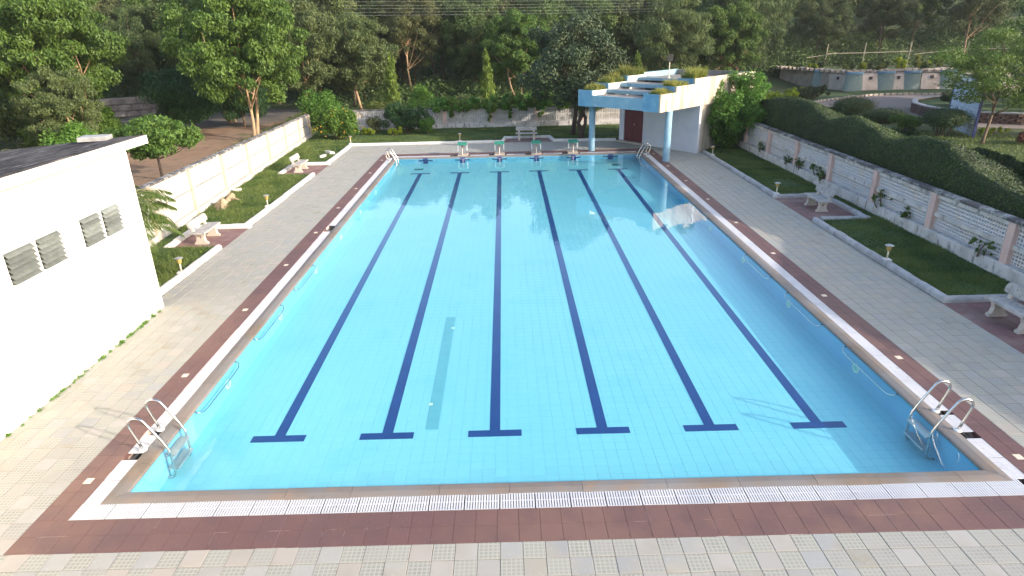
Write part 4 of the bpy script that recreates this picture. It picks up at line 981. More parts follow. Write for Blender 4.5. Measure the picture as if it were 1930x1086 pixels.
# ------------------------------------------------------------------ hedge
def hedge_h(y):
    ky = [-4, 0, 4, 8.3, 9.3, 10.0, 10.8, 11.3, 12.6, 14.2, 15.0, 16.5, 18.4, 20.0, 21.8, 24.5, 26.0, 28.5]
    kz = [1.9, 2.1, 2.6, 1.95, 2.12, 2.30, 2.58, 2.74, 2.76, 2.34, 2.55, 2.86, 2.48, 2.90, 3.02, 2.66, 2.55, 2.2]  # out-of-view hump at the near end raised to shade the right deck
    return np.interp(y, ky, kz)
ny_ = 240; nt_ = 26; yy = np.linspace(-4, 28.4, ny_); HV = []
th = np.linspace(0, math.pi, nt_)
Vh = np.zeros((ny_, nt_, 3)); rr = np.random.default_rng(3)
for i, y in enumerate(yy):
    h = float(hedge_h(y))-.06; cxh = 13.05; hw = 1.1
    ca, sa = np.cos(th), np.sin(th); e_ = .30
    Vh[i, :, 0] = cxh-hw*np.sign(ca)*np.abs(ca)**e_+np.where(ca < 0, .25, 0); Vh[i, :, 1] = y
    Vh[i, :, 2] = h*np.abs(sa)**e_-np.clip((Vh[i, :, 0]-12.15)*.42, 0, .75)*(sa > .5)
Vh += rr.normal(size=Vh.shape)*.018
Vh[:, :, 2] += .05*np.sin(Vh[:, :, 1]*2.1+Vh[:, :, 0]*3)*np.cos(Vh[:, :, 0]*1.7)
Fh = [(i*nt_+j, (i+1)*nt_+j, (i+1)*nt_+j+1, i*nt_+j+1) for i in range(ny_-1) for j in range(nt_-1)]
hedge = empty('clipped_hedge', (13.4, 12, 0), label='tall wavy clipped hedge rising behind the right lattice wall', cat='hedge')
Fh = np.array(Fh); hv = Vh.reshape(-1, 3)
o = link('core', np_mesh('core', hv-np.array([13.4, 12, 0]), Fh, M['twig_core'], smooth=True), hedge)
A_ = hv[Fh[:, 0]]; B_ = hv[Fh[:, 1]]; C_ = hv[Fh[:, 2]]; D_ = hv[Fh[:, 3]]
nrm = np.cross(B_-A_, D_-A_); ar = np.linalg.norm(nrm, axis=1); nrm = nrm/(ar[:, None]+1e-9)
if nrm[len(nrm)//2][2] < 0: nrm = -nrm
n_ = 170000; idx = rr.choice(len(Fh), n_, p=ar/ar.sum()); u1 = rr.random((n_, 1)); u2 = rr.random((n_, 1))
P = A_[idx]*(1-u1)*(1-u2)+B_[idx]*u1*(1-u2)+C_[idx]*u1*u2+D_[idx]*(1-u1)*u2
N = nrm[idx]; P = P+N*(rr.random((n_, 1))*.07-.01)
hn = patchnoise(P+np.stack([P[:, 2], P[:, 2]*.7, P[:, 2]*0], 1), 1.3, 4)
Nn = N+rr.normal(size=(n_, 3))*.6; Nn /= np.linalg.norm(Nn, axis=1, keepdims=True)
sz = .055*(.6+.8*rr.random(n_)); Vv, Ff, Tt = leaf_quads(P-np.array([13.4, 12, 0]), Nn, N*1.2+rr.normal(size=(n_, 3)), sz, sz*.5, np.clip(.55*hn+.45*rr.random(n_), 0, 1))
link('hedge_leaves', np_mesh('hedge_leaves', Vv, Ff, LM['hedge'], Tt), hedge, kind='stuff')

# ------------------------------------------------------------------ bushes and clipped shrubs
def bush(kind, loc, rad, n, leaf, lm, label, seed, cat='bush', clumps=14, cr=(.3, .5), stems=5, bark='bark', shell=.4, up=.5, aspect=.5, droop=0., clip=False, group=None, rag=1.):
    r = np.random.default_rng(seed); e = empty(kind, loc, 0, label=label, cat=cat, group=group)
    rx, ry, rz_ = rad
    if clip:
        C = np.array([[0, 0, rz_]]); R = np.array([[rx, ry, rz_]]); sh = .86
        Vv, Ff, Tt = cloud(C, R, n, leaf, r, shell=sh, up=.2, aspect=aspect, spread=.5, clumpvar=0)
    else:
        C, R = crown_centres(r, clumps, (0, 0, rz_), (rx*.75*rag, ry*.75*rag, rz_*.7*rag), cr[0]*min(rx, rz_), cr[1]*min(rx, rz_)); C[:, 2] = np.maximum(C[:, 2], R[:, 2]*.6)
        Vv, Ff, Tt = cloud(C, R, n, leaf, r, shell=shell, up=up, aspect=aspect, droop=droop)
    link('foliage', np_mesh('foliage', Vv, Ff, LM[lm], Tt), e)
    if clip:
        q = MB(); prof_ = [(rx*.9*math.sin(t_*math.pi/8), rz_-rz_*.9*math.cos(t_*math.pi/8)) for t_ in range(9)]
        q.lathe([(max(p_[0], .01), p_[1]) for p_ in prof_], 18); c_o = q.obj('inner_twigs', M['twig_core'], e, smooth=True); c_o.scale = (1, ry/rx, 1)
    q = MB()
    for k in range(stems):
        a = r.random()*6.28; tip = C[int(r.integers(len(C)))] if not clip else np.array([rx*.5*math.cos(a), ry*.5*math.sin(a), rz_*1.3])
        q.tube(limb_path((math.cos(a)*.08, math.sin(a)*.08, -.05), tip, r, 4), [.03, .026, .02, .016, .01], 6, cap=False)
    q.obj('stem', M[bark], e, smooth=True)
    return e
bush('flowering_bush', (-10.5, 31.4, .03), (1.7, 1.0, 1.05), 15000, .13, 'bright', 'leafy bush with orange and yellow flowers at the end of the left wall', 11, clumps=90, cr=(.14, .36), rag=1.15, shell=.2)
r = np.random.default_rng(12); nf = 26; d_ = unit(nf, r); d_[:, 1] = -abs(d_[:, 1]); Pf = np.array([-10.5, 31.4, 1.0])+d_*np.array([1.65, 1.05, .85])
fm = MB(); fv = []; ff = []; ftint = []
for p_ in Pf:
    for k in range(5):
        a = 6.28*k/5; b0 = len(fv); dd = np.array([math.cos(a), -.3, math.sin(a)])*.038; sd_ = np.array([-math.sin(a), 0, math.cos(a)])*.02
        fv += [p_, p_+dd*.6+sd_, p_+dd, p_+dd*.6-sd_]; ff.append((b0, b0+1, b0+2, b0+3)); ftint += [r.random()]*4
link('bush_flowers', np_mesh('bush_flowers', np.array(fv), np.array(ff), M['flower'], np.array(ftint)), label='orange and yellow blossoms on the bush at the end of the left wall', cat='flowers', kind='stuff')
bush('dark_bush', (-6.7, 33.2, .03), (1.85, .8, .98), 20000, .10, 'mango', 'wide dark green feathery bush against the back wall', 13, clumps=80, cr=(.14, .36), rag=1.12, shell=.2)
bush('small_shrub', (-5.3, 32.6, .03), (.6, .5, .5), 2600, .11, 'bright', 'light green leafy shrub in front of the dark feathery bush', 14)
bush('olive_shrub', (-8.7, 33.4, .03), (.55, .45, .62), 3600, .07, 'grey', 'brownish olive shrub between the flowering bush and the dark bush', 15, clumps=10)
bush('lime_shrub', (-9.0, 32.7, .03), (.72, .3, .24), 2600, .08, 'lime', 'low lime yellow shrub below the olive shrub', 16, clumps=12, group='low lime shrubs')
bush('lime_shrub', (-7.3, 32.5, .03), (.85, .3, .26), 3000, .08, 'lime', 'low lime yellow shrub below the dark feathery bush', 17, clumps=12, group='low lime shrubs')
bush('pavilion_bush', (11.2, 25.7, .0), (2.0, 1.7, 2.0), 42000, .12, 'bright', 'tall bright green bush at the right side of the pavilion', 18, clumps=150, cr=(.07, .24), stems=16, up=.9, rag=1.22, shell=.1)
bush('clipped_shrub', (23.3, 37.6, -.03), (1.35, 1.1, .56), 9000, .06, 'hedge', 'round clipped shrub beside the road bend', 19, cat='shrub', clip=True)
bush('clipped_shrub', (23.2, 33.6, -.03), (1.3, 1.0, .42), 8000, .06, 'hedge', 'low domed shrub in front of the round clipped shrub', 20, cat='shrub', clip=True)
bush('loose_shrub', (22.4, 30.0, -.03), (1.35, .9, .55), 6000, .09, 'bright', 'loose pale green shrub just behind the hedge hump', 21, cat='shrub')
bush('topiary_shrub', (23.3, 27.9, .45), (1.15, 1.0, .5), 9000, .06, 'mango', 'dark mushroom shaped shrub on several stems before the slatted gate', 22, cat='shrub', clip=True)
q = MB(); r = np.random.default_rng(23)
for k in range(9):
    a = 6.28*k/9; q.tube(limb_path((23.3+.25*math.cos(a), 27.9+.25*math.sin(a), -.05), (23.3+.6*math.cos(a), 27.9+.55*math.sin(a), .95), r, 3), .03, 6, cap=False)
so = q.obj('lower_stems', M['bark_dark']); tp = bpy.data.objects.get('topiary_shrub'); so.parent = tp; so.matrix_parent_inverse = Matrix.Translation(-tp.location)
bush('red_shrub', (25.6, 24.9, -.03), (.9, .8, .42), 5000, .07, 'redleaf', 'reddish bronze shrub at the right edge', 24, cat='shrub')
bush('yellow_border_shrub', (26.2, 28.3, -.03), (1.6, .35, .2), 4500, .07, 'lime', 'low yellow border planting beyond the leaning tree', 25, cat='shrub', clumps=24)
for k, (x, y, rx, ry) in enumerate([(20.4, 45.2, 1.7, .8), (22.6, 47.3, 1.8, .8), (24.6, 49.6, 1.6, .7)]):
    bush('lime_border', (x, y, -.03), (rx, ry, .42), 5000, .1, 'lime', ['near', 'middle', 'far'][k]+' part of the lime green border planting left of the road', 26+k, cat='shrub', clumps=22, group='lime border planting')
bush('mound_shrub', (25.2, 47.8, -.03), (2.4, 1.6, .55), 8000, .11, 'grey', 'dull green mound planting between the lime border and the road', 29, cat='shrub', clumps=26)
bush('mound_shrub', (20.5, 41.0, -.03), (1.8, 2.6, .45), 8000, .11, 'hedge', 'dark green mound planting just behind the first hedge hump', 30, cat='shrub', clumps=26)
# weeds growing on the ledge of the right wall
for k, (y, s_) in enumerate([(19.9, .2), (18.7, .22), (17.3, .26), (16.75, .16), (12.6, .3), (11.3, .18), (7.9, .28), (22.9, .2)]):
    bush('wall_weed', (RX-.06, y, .36), (.13, s_*1.9, s_*1.0), 260, .075, 'broad', ['straggling', 'leafy', 'tall', 'tiny', 'spreading', 'sparse', 'hanging', 'small'][k]+' weed growing on the plinth of the right wall, number %d from the far end' % 0 if False else
         ['straggling weed on the wall plinth above the farther right bench', 'low weed on the wall plinth left of the tall weed', 'tall weed on the wall plinth beyond the farther right bench', 'tiny weed on the wall plinth at a pink post', 'spreading weed on the wall plinth between the bench and near lamp', 'sparse weed on the wall plinth in the peeling bay', 'hanging weed on the wall plinth nearest the camera', 'small weed on the wall plinth close to the leafy bush'][k], 40+k, cat='weed', clumps=26, cr=(.1, .5), stems=2, shell=.0, rag=1.3, group='weeds on the right wall')
# vine over the back wall
r = np.random.default_rng(50); C = []; R = []
for k in range(150):
    x = r.uniform(-5.2, 6.3); z = 1.36+r.random()**2*.55; C.append((x, 34.8+r.normal()*.22, z)); R.append(.12+r.random()*.2)
for x in (-4.0, -.3, 1.6, 4.2, -1.6):
    for k in range(6): C.append((x+r.normal()*.07, 34.72, 1.3-k*.13*r.uniform(.4, 1.2))); R.append(.10)
Vv, Ff, Tt = cloud(C, R, 15000, .15, r, shell=.3, up=.5, aspect=.7)
C2 = [c for i_, c in enumerate(C) if i_ % 3 == 0]; R2 = [R[i_]*.9 for i_ in range(len(C)) if i_ % 3 == 0]
link('wall_vine', np_mesh('wall_vine', Vv, Ff, LM['bright'], Tt), label='bright green vine trailing over the top of the back wall', cat='vine')
Vv, Ff, Tt = cloud(np.array(C2)+np.array([.1, -.06, .05]), R2, 5000, .14, r, shell=.5, up=.6, aspect=.7)
link('young_vine_shoots', np_mesh('young_vine_shoots', Vv, Ff, LM['ashoka'], Tt), label='yellow green young shoots spread through the vine on the back wall', cat='vine', kind='stuff')
# shrubs on the far side of the back wall
for k, (x, y, rx, rz_, lm) in enumerate([(-12.6, 35.4, 2.0, 1.35, 'bright'), (-9.2, 38.2, 1.5, .85, 'drygrass'), (-6.3, 38.0, 1.1, 1.3, 'bright'), (-3.6, 39.5, 2.2, .9, 'grey'), (1.5, 40, 2.4, .9, 'bright'), (6, 40, 2.6, 1.0, 'grey'), (10.5, 40, 2.5, 1.2, 'bright')]):
    bush('wild_bush', (x, y, -.03), (rx, 1.2, rz_), 7000, .13, lm, ['bright bushy growth where the left and back walls meet', 'ochre grassy bush behind the left end of the back wall', 'pale young bush behind the wide dark bush', 'dull olive bush behind the back wall, left of the column tree', 'green bush behind the back wall, right of the column tree', 'olive bush behind the dark spreading tree', 'bright bush behind the pavilion'][k], 60+k, clumps=24, group='wild bushes beyond the back wall')

# ------------------------------------------------------------------ palm by the white building
def frond(q_l, q_t, base, az, el0, L_, r, wl=.42):
    n_ = 14; pts = []; p = np.array(base, float); el = el0
    for i in range(n_+1):
        pts.append(p.copy()); d = np.array([math.cos(az)*math.cos(el), math.sin(az)*math.cos(el), math.sin(el)]); p = p+d*L_/n_; el -= (1.9 if el > -1.2 else .2)/n_
    side = np.array([-math.sin(az), math.cos(az), 0])
    for i in range(2, n_*4):
        t = i/(n_*4); k = t*n_; a = int(k); b = min(a+1, n_); pp = pts[a]+(pts[b]-pts[a])*(k-a); dd = pts[b]-pts[a]; dd = dd/(np.linalg.norm(dd)+1e-9)
        for s_ in (-1, 1):
            ll = wl*math.sin(math.pi*min(1, .12+t*.9))**.6*(.8+.4*r.random()); v = side*s_*.75+dd*.6+np.array([0, 0, -.35-.3*r.random()]); v /= np.linalg.norm(v)
            wv = np.cross(v, np.array([0, 0, 1.])); wv /= np.linalg.norm(wv)+1e-9; b0 = len(q_l); w0 = .014
            q_l += [pp-wv*w0*.4, pp+v*ll*.5-wv*w0, pp+v*ll+np.array([0, 0, -.04]), pp+v*ll*.5+wv*w0]; q_t += [min(1, max(0, .3+.5*r.random()))]*4
    return pts
def palm(loc, n, L_, label, seed, h=1.2, mt='palm', kind='palm'):
    r = np.random.default_rng(seed); e = empty(kind, loc, 0, label=label, cat='palm'); q = MB()
    for s_ in range(4):
        a = r.random()*6.28; q.tube(limb_path((.15*math.cos(a), .15*math.sin(a), -.05), (.25*math.cos(a), .25*math.sin(a), h*r.uniform(.7, 1.1)), r, 4), [.05, .05, .045, .04, .035], 8)
    q.obj('trunk', M['bark_pale'], e, smooth=True)
    vl, tl = [], []; rq = MB()
    for k in range(n):
        pts = frond(vl, tl, (r.normal()*.12, r.normal()*.12, h*r.uniform(.75, 1.0)), 6.28*k/n+r.normal()*.2, r.uniform(.7, 1.35), L_*r.uniform(.8, 1.1), r)
        rq.tube(pts, [.014*(1-.8*i/len(pts)) for i in range(len(pts))], 5, cap=False)
    rq.obj('frond_ribs', M['olive_rib'], e)
    V_ = np.array(vl); link('fronds', np_mesh('fronds', V_, np.arange(len(V_)).reshape(-1, 4), LM[mt], np.array(tl)), e)
    return e
palm((-10.6, 8.3, 0), 26, 1.9, 'green areca palm arching out from behind the white building', 70, 1.9)
palm((-10.3, 8.0, 0), 18, 1.9, 'lower drooping areca clump against the end of the white building', 73, 1.45)
palm((-17.5, 14.0, 0), 16, 2.2, 'feathery palm showing just above the dark roof', 71, 1.6)
# fallen dry fronds and rubble by the left wall
r = np.random.default_rng(72); vl, tl = [], []
for k in range(7): frond(vl, tl, (-11.25+r.random()*.4, 15.4+r.random()*2.0, .1+r.random()*.25), r.uniform(1.2, 5), r.uniform(.0, .4), 1.1, r, .3)
V_ = np.array(vl); V_[:, 2] = np.clip(V_[:, 2], .07, .5); me = np_mesh('dry_fronds', V_, np.arange(len(V_)).reshape(-1, 4), M['dry'])
link('dry_fronds', me, label='heap of dry fallen palm fronds against the left wall', cat='dry fronds', kind='stuff')
for k, (x, y, s_, lb) in enumerate([(-11.5, 18.3, .17, 'broken concrete lump leaning at the left wall beside the dry fronds'), (-11.2, 16.2, .13, 'pale lump of rubble among the dry fronds'), (-9.75, 26.3, .24, 'flat stone lying by the far left kerb'), (-9.9, 25.4, .18, 'small stone lying by the far left kerb')]):
    q = MB(); rr_ = np.random.default_rng(80+k); vs = [(sx*s_*rr_.uniform(.7, 1.2), sy*s_*.6*rr_.uniform(.7, 1.2), z*s_*rr_.uniform(.7, 1.1)) for z in (0, .9) for sx, sy in ((-1, -1), (1, -1), (1, 1), (-1, 1))]
    q.hexa(vs); q.obj('rubble_stone', M['kerb'], loc=(x, y, .04), rz=rr_.random()*3, label=lb, cat='stone')

# ------------------------------------------------------------------ far right garden: retaining wall, island, gate, bamboo rail
rt = empty('retaining_wall', (30, 53, 0), label='pinkish retaining wall with teal lattice buttresses beyond the road', cat='wall')
RTP = [(27.6, 61.5), (29.2, 56.6), (30.6, 53.2), (33.6, 53.4), (36.0, 53.4), (39.2, 53.2), (42.5, 52.6), (46, 51.5)]
for i in range(len(RTP)-1):
    a, b_ = RTP[i], RTP[i+1]; q = MB(); q.seg(b_, a, 0, 1.5, 0, 1.5, -.3, -.25)
    addto(rt, q, 'wall_panel', 'retain')
    q = MB(); q.seg(b_, a, 1.5, 1.62, 1.5, 1.62, -.35, -.22); addto(rt, q, 'cap', 'mildew')
    if i >= 1:
        mx_, my_ = a[0]+.55, a[1]-.05; Nn_ = 14; q = MB()
        rad0, rad1 = .9, .72; vs = []
        for z_, rd in ((0, rad0), (1.42, rad1)):
            for k in range(Nn_+1):
                an = math.pi+math.pi*k/Nn_; vs.append((mx_+rd*math.cos(an), my_+rd*.45*math.sin(an), z_))
        q.add(vs, [(k, k+1, Nn_+2+k, Nn_+1+k) for k in range(Nn_)]); bt = addto(rt, q, 'buttress', 'teal_tile')
        # lattice ribs
        rib = MB()
        for k in range(-6, Nn_+1, 1):
            for dr_ in (1, -1):
                pth = []
                for s_ in range(7):
                    kk = (k+s_) if dr_ == 1 else (k+6-s_)
                    if kk < 0 or kk > Nn_: continue
                    z_ = 1.4*s_/6; rd = rad0+(rad1-rad0)*s_/6+.012; an = math.pi+math.pi*kk/Nn_
                    pth.append((mx_+rd*math.cos(an), my_+rd*.45*math.sin(an), z_))
                if len(pth) > 1: rib.tube(pth, .02, 4, cap=False)
        o = rib.obj('lattice_rib', M['lattice_line'], kind='stuff'); o.parent = bt
        q = MB(); vs = []
        for z_ in (1.42, 1.62):
            for k in range(Nn_+1):
                an = math.pi+math.pi*k/Nn_; vs.append((mx_+.8*math.cos(an), my_+.42*math.sin(an), z_))
        q.add(vs, [(k, k+1, Nn_+2+k, Nn_+1+k) for k in range(Nn_)]+[tuple(range(Nn_+1, 2*Nn_+2))]); addto(rt, q, 'buttress_band', 'teal_band')
    if i >= 1:
        pa = np.array(a)+(np.array(b_)-np.array(a))*.42; pb = np.array(a)+(np.array(b_)-np.array(a))*.97; pa2 = pa+(pb-pa)*.0; pb2 = pb-(pb-pa)*.12
        dn = np.array([(pb-pa)[1], -(pb-pa)[0]]); dn = dn/np.linalg.norm(dn)*np.sign(-((pb-pa)[0])) if False else np.array([0, -1.])
        q = MB(); q.hexa([(*(pa+dn*.32), .02), (*(pb+dn*.32), .02), (*pb, .02), (*pa, .02), (*(pa2+dn*.10), 1.38), (*(pb2+dn*.10), 1.38), (*pb2, 1.38), (*pa2, 1.38)]); addto(rt, q, 'tapered_panel', 'retain_lit')
        pm = (pa+pb)/2; q = MB(); q.box(pm[0]-.12, pm[1]-.27, .95, pm[0]+.12, pm[1]-.1, 1.2); addto(rt, q, 'dark_spout', 'joint_dark')
    # rubble course along the top
    L_ = math.dist(a, b_); n_ = int(L_/.55)
    for k in range(n_):
        t = (k+.5)/n_; px_, py_ = a[0]+(b_[0]-a[0])*t, a[1]+(b_[1]-a[1])*t+.45; s_ = random.uniform(.2, .3); q = MB()
        q.hexa([(px_+sx*s_*random.uniform(.8, 1.1), py_+sy*.2, 1.5+z*random.uniform(.2, .34)) for z in (0, 1) for sx, sy in ((-1, -1), (1, -1), (1, 1), (-1, 1))]); addto(rt, q, 'top_stone', 'cream_plinth')
# terrace behind the retaining wall
q = MB(); tp_ = [(27.5, 61.5), (29.3, 57), (30.8, 53.6), (36, 53.7), (46, 51.8), (62, 50), (62, 62), (48, 70), (28, 66)]
q.add([(x, y, 1.45) for x, y in tp_], [tuple(range(len(tp_)))]); q.obj('terrace', M['soil'], label='raised planted terrace behind the retaining wall', cat='terrace', kind='structure')
for k in range(22):
    x = 29.5+k*.85; y = (55.0 if x > 31 else 57.5)+random.uniform(0, 1.5)
    bush('terrace_shrub', (x, y, 1.45), (.55, .5, random.uniform(.4, .8)), 900, .14, ['lime', 'grey', 'drygrass', 'willow'][k % 4], 'ragged %s shrub in the row on top of the retaining wall' % ['yellowish', 'olive', 'ochre', 'soft green'][k % 4], 100+k, cat='shrub', clumps=7, stems=2, group='shrubs on the retaining wall terrace')
# strip of grass and small stone edging between wall and road
sheet('verge', [(30.3, 52.9), (30.0, 50.3), (33.8, 50.0), (40, 49.5), (46, 47.5), (46, 51.2), (36, 53.2)], -.006, M['lawn_soil'], label='narrow grass verge between the retaining wall and the road', cat='verge', kind='structure')
er = empty('road_edging', (28, 48, 0), label='row of pale edging stones along the far side of the road', cat='kerb')
ep = [(23.2, 43.8), (24.9, 45.6), (27.8, 47.5), (30.8, 49.0), (34, 49.2), (40, 47.9), (46, 45.9)]
for a, b_ in zip(ep[:-1], ep[1:]):
    L_ = math.dist(a, b_); n_ = int(L_/.5)
    for k in range(n_):
        t = (k+.5)/n_; q = MB(); ang = math.atan2(b_[1]-a[1], b_[0]-a[0]); q.bbox(-.2, -.08, -.05, .2, .08, random.uniform(.1, .16), .02)
        o = q.obj('edging_stone', M['cream_plinth'], None, (a[0]+(b_[0]-a[0])*t, a[1]+(b_[1]-a[1])*t, 0), ang); o.parent = er; o.matrix_parent_inverse = Matrix.Translation(-er.location)
# island with brown brick wall
isl = empty('island_wall', (31, 35, 0), label='low curved brown brick wall with pale top round the garden island', cat='wall')
ip = [(45, 28.2), (38, 29.8), (33, 30.9), (30.1, 31.3), (28.4, 32.3), (27.2, 34.3), (27.2, 36.2), (27.6, 38), (28.8, 40), (31, 41.5), (35, 42)]
bid = 0
brk = MB(); brk.bbox(-.19, -.06, 0, .19, .06, .135, .01); brk_me = brk.mesh('brick', M['brick_wall'])
for a, b_ in zip(ip[:-1], ip[1:]):
    L_ = math.dist(a, b_); n_ = max(1, int(L_/.4)); ang = math.atan2(b_[1]-a[1], b_[0]-a[0])
    q = MB(); q.seg(a, b_, -.05, .56, -.05, .56, .22, -.27); addto(isl, q, 'wall_core', 'brick_wall')
    q = MB(); q.seg(a, b_, .585, .65, .585, .65, .34, -.29); addto(isl, q, 'top_band', 'pale_cap')
    for c_ in range(4):
        for k in range(n_):
            if bid >= 300: break
            t = (k+.5+(c_ % 2)*.5)/n_
            if t > 1: continue
            o = link('brick', brk_me, None, (a[0]+(b_[0]-a[0])*t, a[1]+(b_[1]-a[1])*t, c_*.145), ang); o.parent = isl; o.matrix_parent_inverse = Matrix.Translation(-isl.location); bid += 1
sheet('island_bed', [(45, 28.4), (33, 31.1), (30.3, 31.5), (28.6, 32.5), (27.4, 34.5), (27.4, 36), (28, 38.2), (29, 39.8), (31.2, 41.3), (35, 41.8), (45, 41)], .5, M['lawn_soil'], label='planted soil inside the garden island wall', cat='bed', kind='structure')
for k, (x, y, rx, rz_) in enumerate([(30, 36.5, 1.8, .7), (33.5, 35, 2.2, .8), (37, 33.5, 2.2, .9), (40, 36, 2.5, 1.1)]):
    bush('island_shrub', (x, y, .5), (rx, 1.6, rz_), 4500, .12, ['hedge', 'mango', 'broad', 'hedge'][k], ['low dark shrub at the tip of the garden island', 'deep green shrub in the garden island', 'broad leafed shrub in the garden island behind the leaning tree', 'large shrub at the back right of the garden island'][k], 130+k, cat='shrub', clumps=18)
# slatted gate standing by the garden path
ga, gb = np.array([24.35, 26.95]), np.array([25.9, 31.6]); gate = empty('slatted_gate', (24.35, 26.95, 0), label='tall pale blue slatted gate with navy frame in the garden', cat='gate')
gd = gb-ga; gL = np.linalg.norm(gd); gd = gd/gL; gn = np.array([-gd[1], gd[0]])
def gbox(s0, s1, n0, n1, z0, z1): return [(*(gd*s+gn*n_), z) for z in (z0, z1) for s, n_ in ((s0, n0), (s1, n0), (s1, n1), (s0, n1))]
for s_ in (0, gL-.1): q = MB(); q.hexa(gbox(s_, s_+.1, -.06, .06, -.03, 2.95)); q.obj('frame_post', M['gate_frame'], gate)
for k in range(18):
    q = MB(); z0 = .06+k*.16; q.hexa([(*(gd*s+gn*n_), z) for z, dn in ((z0, .03), (z0+.135, 0)) for s, n_ in ((.101, 0+dn), (gL-.101, 0+dn), (gL-.101, .02+dn), (.101, .02+dn))]); q.obj('slat', M['gate_slat'], gate)
q = MB(); q.hexa(gbox(0, gL, -.065, .065, 2.951, 3.03)); q.obj('top_rail', M['gate_frame'], gate)
# bamboo rail
bm = empty('bamboo_rail', (36, 58, 1.45), label='makeshift bamboo rail tied to leaning poles above the terrace', cat='fence')
for x, y in ((31.5, 60.0), (35.0, 59.5), (39.2, 59.0), (44.5, 58.5)):
    q = MB(); q.tube([(x, y, 1.3), (x+.12, y, 3.75+random.uniform(-.2, .2))], .045, 6); addto(bm, q, 'pole', 'bamboo')
for a, b_ in (((29.8, 60.2, 2.6), (32.6, 60, 3.0)), ((31.5, 59.9, 2.95), (39.6, 59.0, 3.05)), ((39.9, 59.2, 2.75), (44.7, 58.4, 3.25)), ((44.3, 58.5, 3.2), (52, 57.5, 3.1))):
    q = MB(); q.tube([a, tuple((a[i]+b_[i])/2+(0, 0, -.03)[i] for i in range(3)), b_], .035, 6); addto(bm, q, 'rail', 'bamboo')
# garden lawn patch beyond the hedge
sheet('garden_lawn', [(14.6, -3), (40, -3), (40, 24), (27, 27.8), (24, 29.5), (22, 33), (19.5, 36), (14.8, 36)], -.006, M['lawn_soil'], label='garden lawn beyond the hedge', cat='lawn', kind='structure')
r = np.random.default_rng(90); n_ = 40000; P = np.stack([r.uniform(15, 27, n_), r.uniform(10, 31, n_), np.zeros(n_)], 1); P = P[(P[:, 1] < 27+(27-P[:, 0])*.9)]
blades('garden_grass', P, .09, .03, LM['grass'], None, r, .6, .7, label='grass of the garden lawn beyond the hedge', cat='grass', kind='stuff')
bush('tall_weed', (16.2, 12.7, 0), (.5, .5, .6), 700, .08, 'lime', 'tall pale weed sticking up behind the nearest hedge hump', 95, cat='weed', clumps=10)

# ------------------------------------------------------------------ trees
PT = {}
PT['broad1'] = tree_proto('broad1', 201, 8.6, 1.5, 3.2, 190, 60000, 0.165, 'broad', 'bark_pale', .14, (.25, .6), droop=.5, fork=2, limbs=14)
PT['broad2'] = tree_proto('broad2', 202, 8.2, 1.3, 3.0, 170, 50000, .16, 'willow', 'bark_pale', .13, (.25, .6), droop=.5, limbs=12)
PT['grey1'] = tree_proto('grey1', 203, 10.5, 2.0, 3.2, 130, 37800, 0.164, 'grey', 'bark', .15, (.3, .7), droop=.2, limbs=16, fork=2)
PT['grey2'] = tree_proto('grey2', 204, 11.5, 3.0, 3.0, 120, 32400, 0.164, 'grey', 'bark_pale', .13, (.3, .7), droop=.3, limbs=16)
PT['forest1'] = tree_proto('forest1', 205, 11.0, .5, 3.6, 140, 35100, 0.197, 'forest', 'bark', .16, (.4, .8), limbs=10)
PT['forest2'] = tree_proto('forest2', 206, 12.0, 1.0, 3.3, 130, 32400, 0.197, 'forest', 'bark', .16, (.4, .8), droop=.3, limbs=10)
PT['dark'] = tree_proto('dark', 207, 6.9, 1.5, 3.1, 90, 48600, 0.139, 'dark', 'bark_dark', .17, (.45, .8), limbs=14, fork=1, crown_shift=(0, 0), aspect=.6)
PT['mango'] = tree_proto('mango', 208, 4.3, .5, 2.5, 60, 32400, 0.164, 'mango', 'bark', .13, (.5, .85), droop=.5, limbs=10, aspect=.35)
PT['umbrella'] = tree_proto('umbrella', 209, 2.85, .95, 1.75, 90, 13000, .17, 'broad', 'bark_dark', .07, (.22, .42), flat=.6, limbs=14, aspect=.4, droop=.2)
PT['willow'] = tree_proto('willow', 210, 9.0, 1.0, 3.2, 170, 40500, 0.18, 'willow', 'bark', .15, (.25, .6), droop=.8, limbs=12, aspect=.3)
PT['sparse'] = tree_proto('sparse', 211, 5.6, 1.7, 3.1, 46, 12150, 0.139, 'broad', 'bark', .085, (.45, .8), flat=.4, limbs=24, lean=(1.2, .3))
# ashoka columns
r = np.random.default_rng(212); C = []; R = []
for k in range(44):
    z = .5+k*.088; rad = .62*(1-((z-.3)/4.3)**1.5)+.05; a = k*2.4; C.append((math.cos(a)*rad*.6, math.sin(a)*rad*.6, z)); a += .3; C[-1] = (C[-1][0]+r.normal()*.06, C[-1][1]+r.normal()*.06, z); R.append((rad*.5*r.uniform(.6, 1.2), rad*.5*r.uniform(.6, 1.2), r.uniform(.15, .32)))
Vv, Ff, Tt = cloud(C, R, 6500, .22, r, droop=.85, aspect=.3, shell=.3)
qa = MB(); qa.tube([(0, 0, -.1), (0, 0, 2), (.02, 0, 4.1)], [.07, .05, .015], 8); PT['ashoka'] = (qa.mesh('ashoka_trunk', M['bark']), np_mesh('ashoka_crown', Vv, Ff, LM['ashoka'], Tt))
def gz(x, y): return float(gh(np.array([x]), np.array([y]))[0])
def T(kind, key, x, y, rz, sc, label, group=None, dz=-.02, szz=None): return place_tree(kind, PT[key], (x, y, gz(x, y)+dz), rz, sc, label, 'tree', group, szz)
T('forked_tree', 'broad1', -15.5, 31.6, .6, 1.1, 'large forked tree with pale trunks standing outside the left wall')
T('drooping_tree', 'broad2', -15.5, 42.0, 2.1, 1.08, 'drooping tree with one leaning trunk at the far end of the left wall')
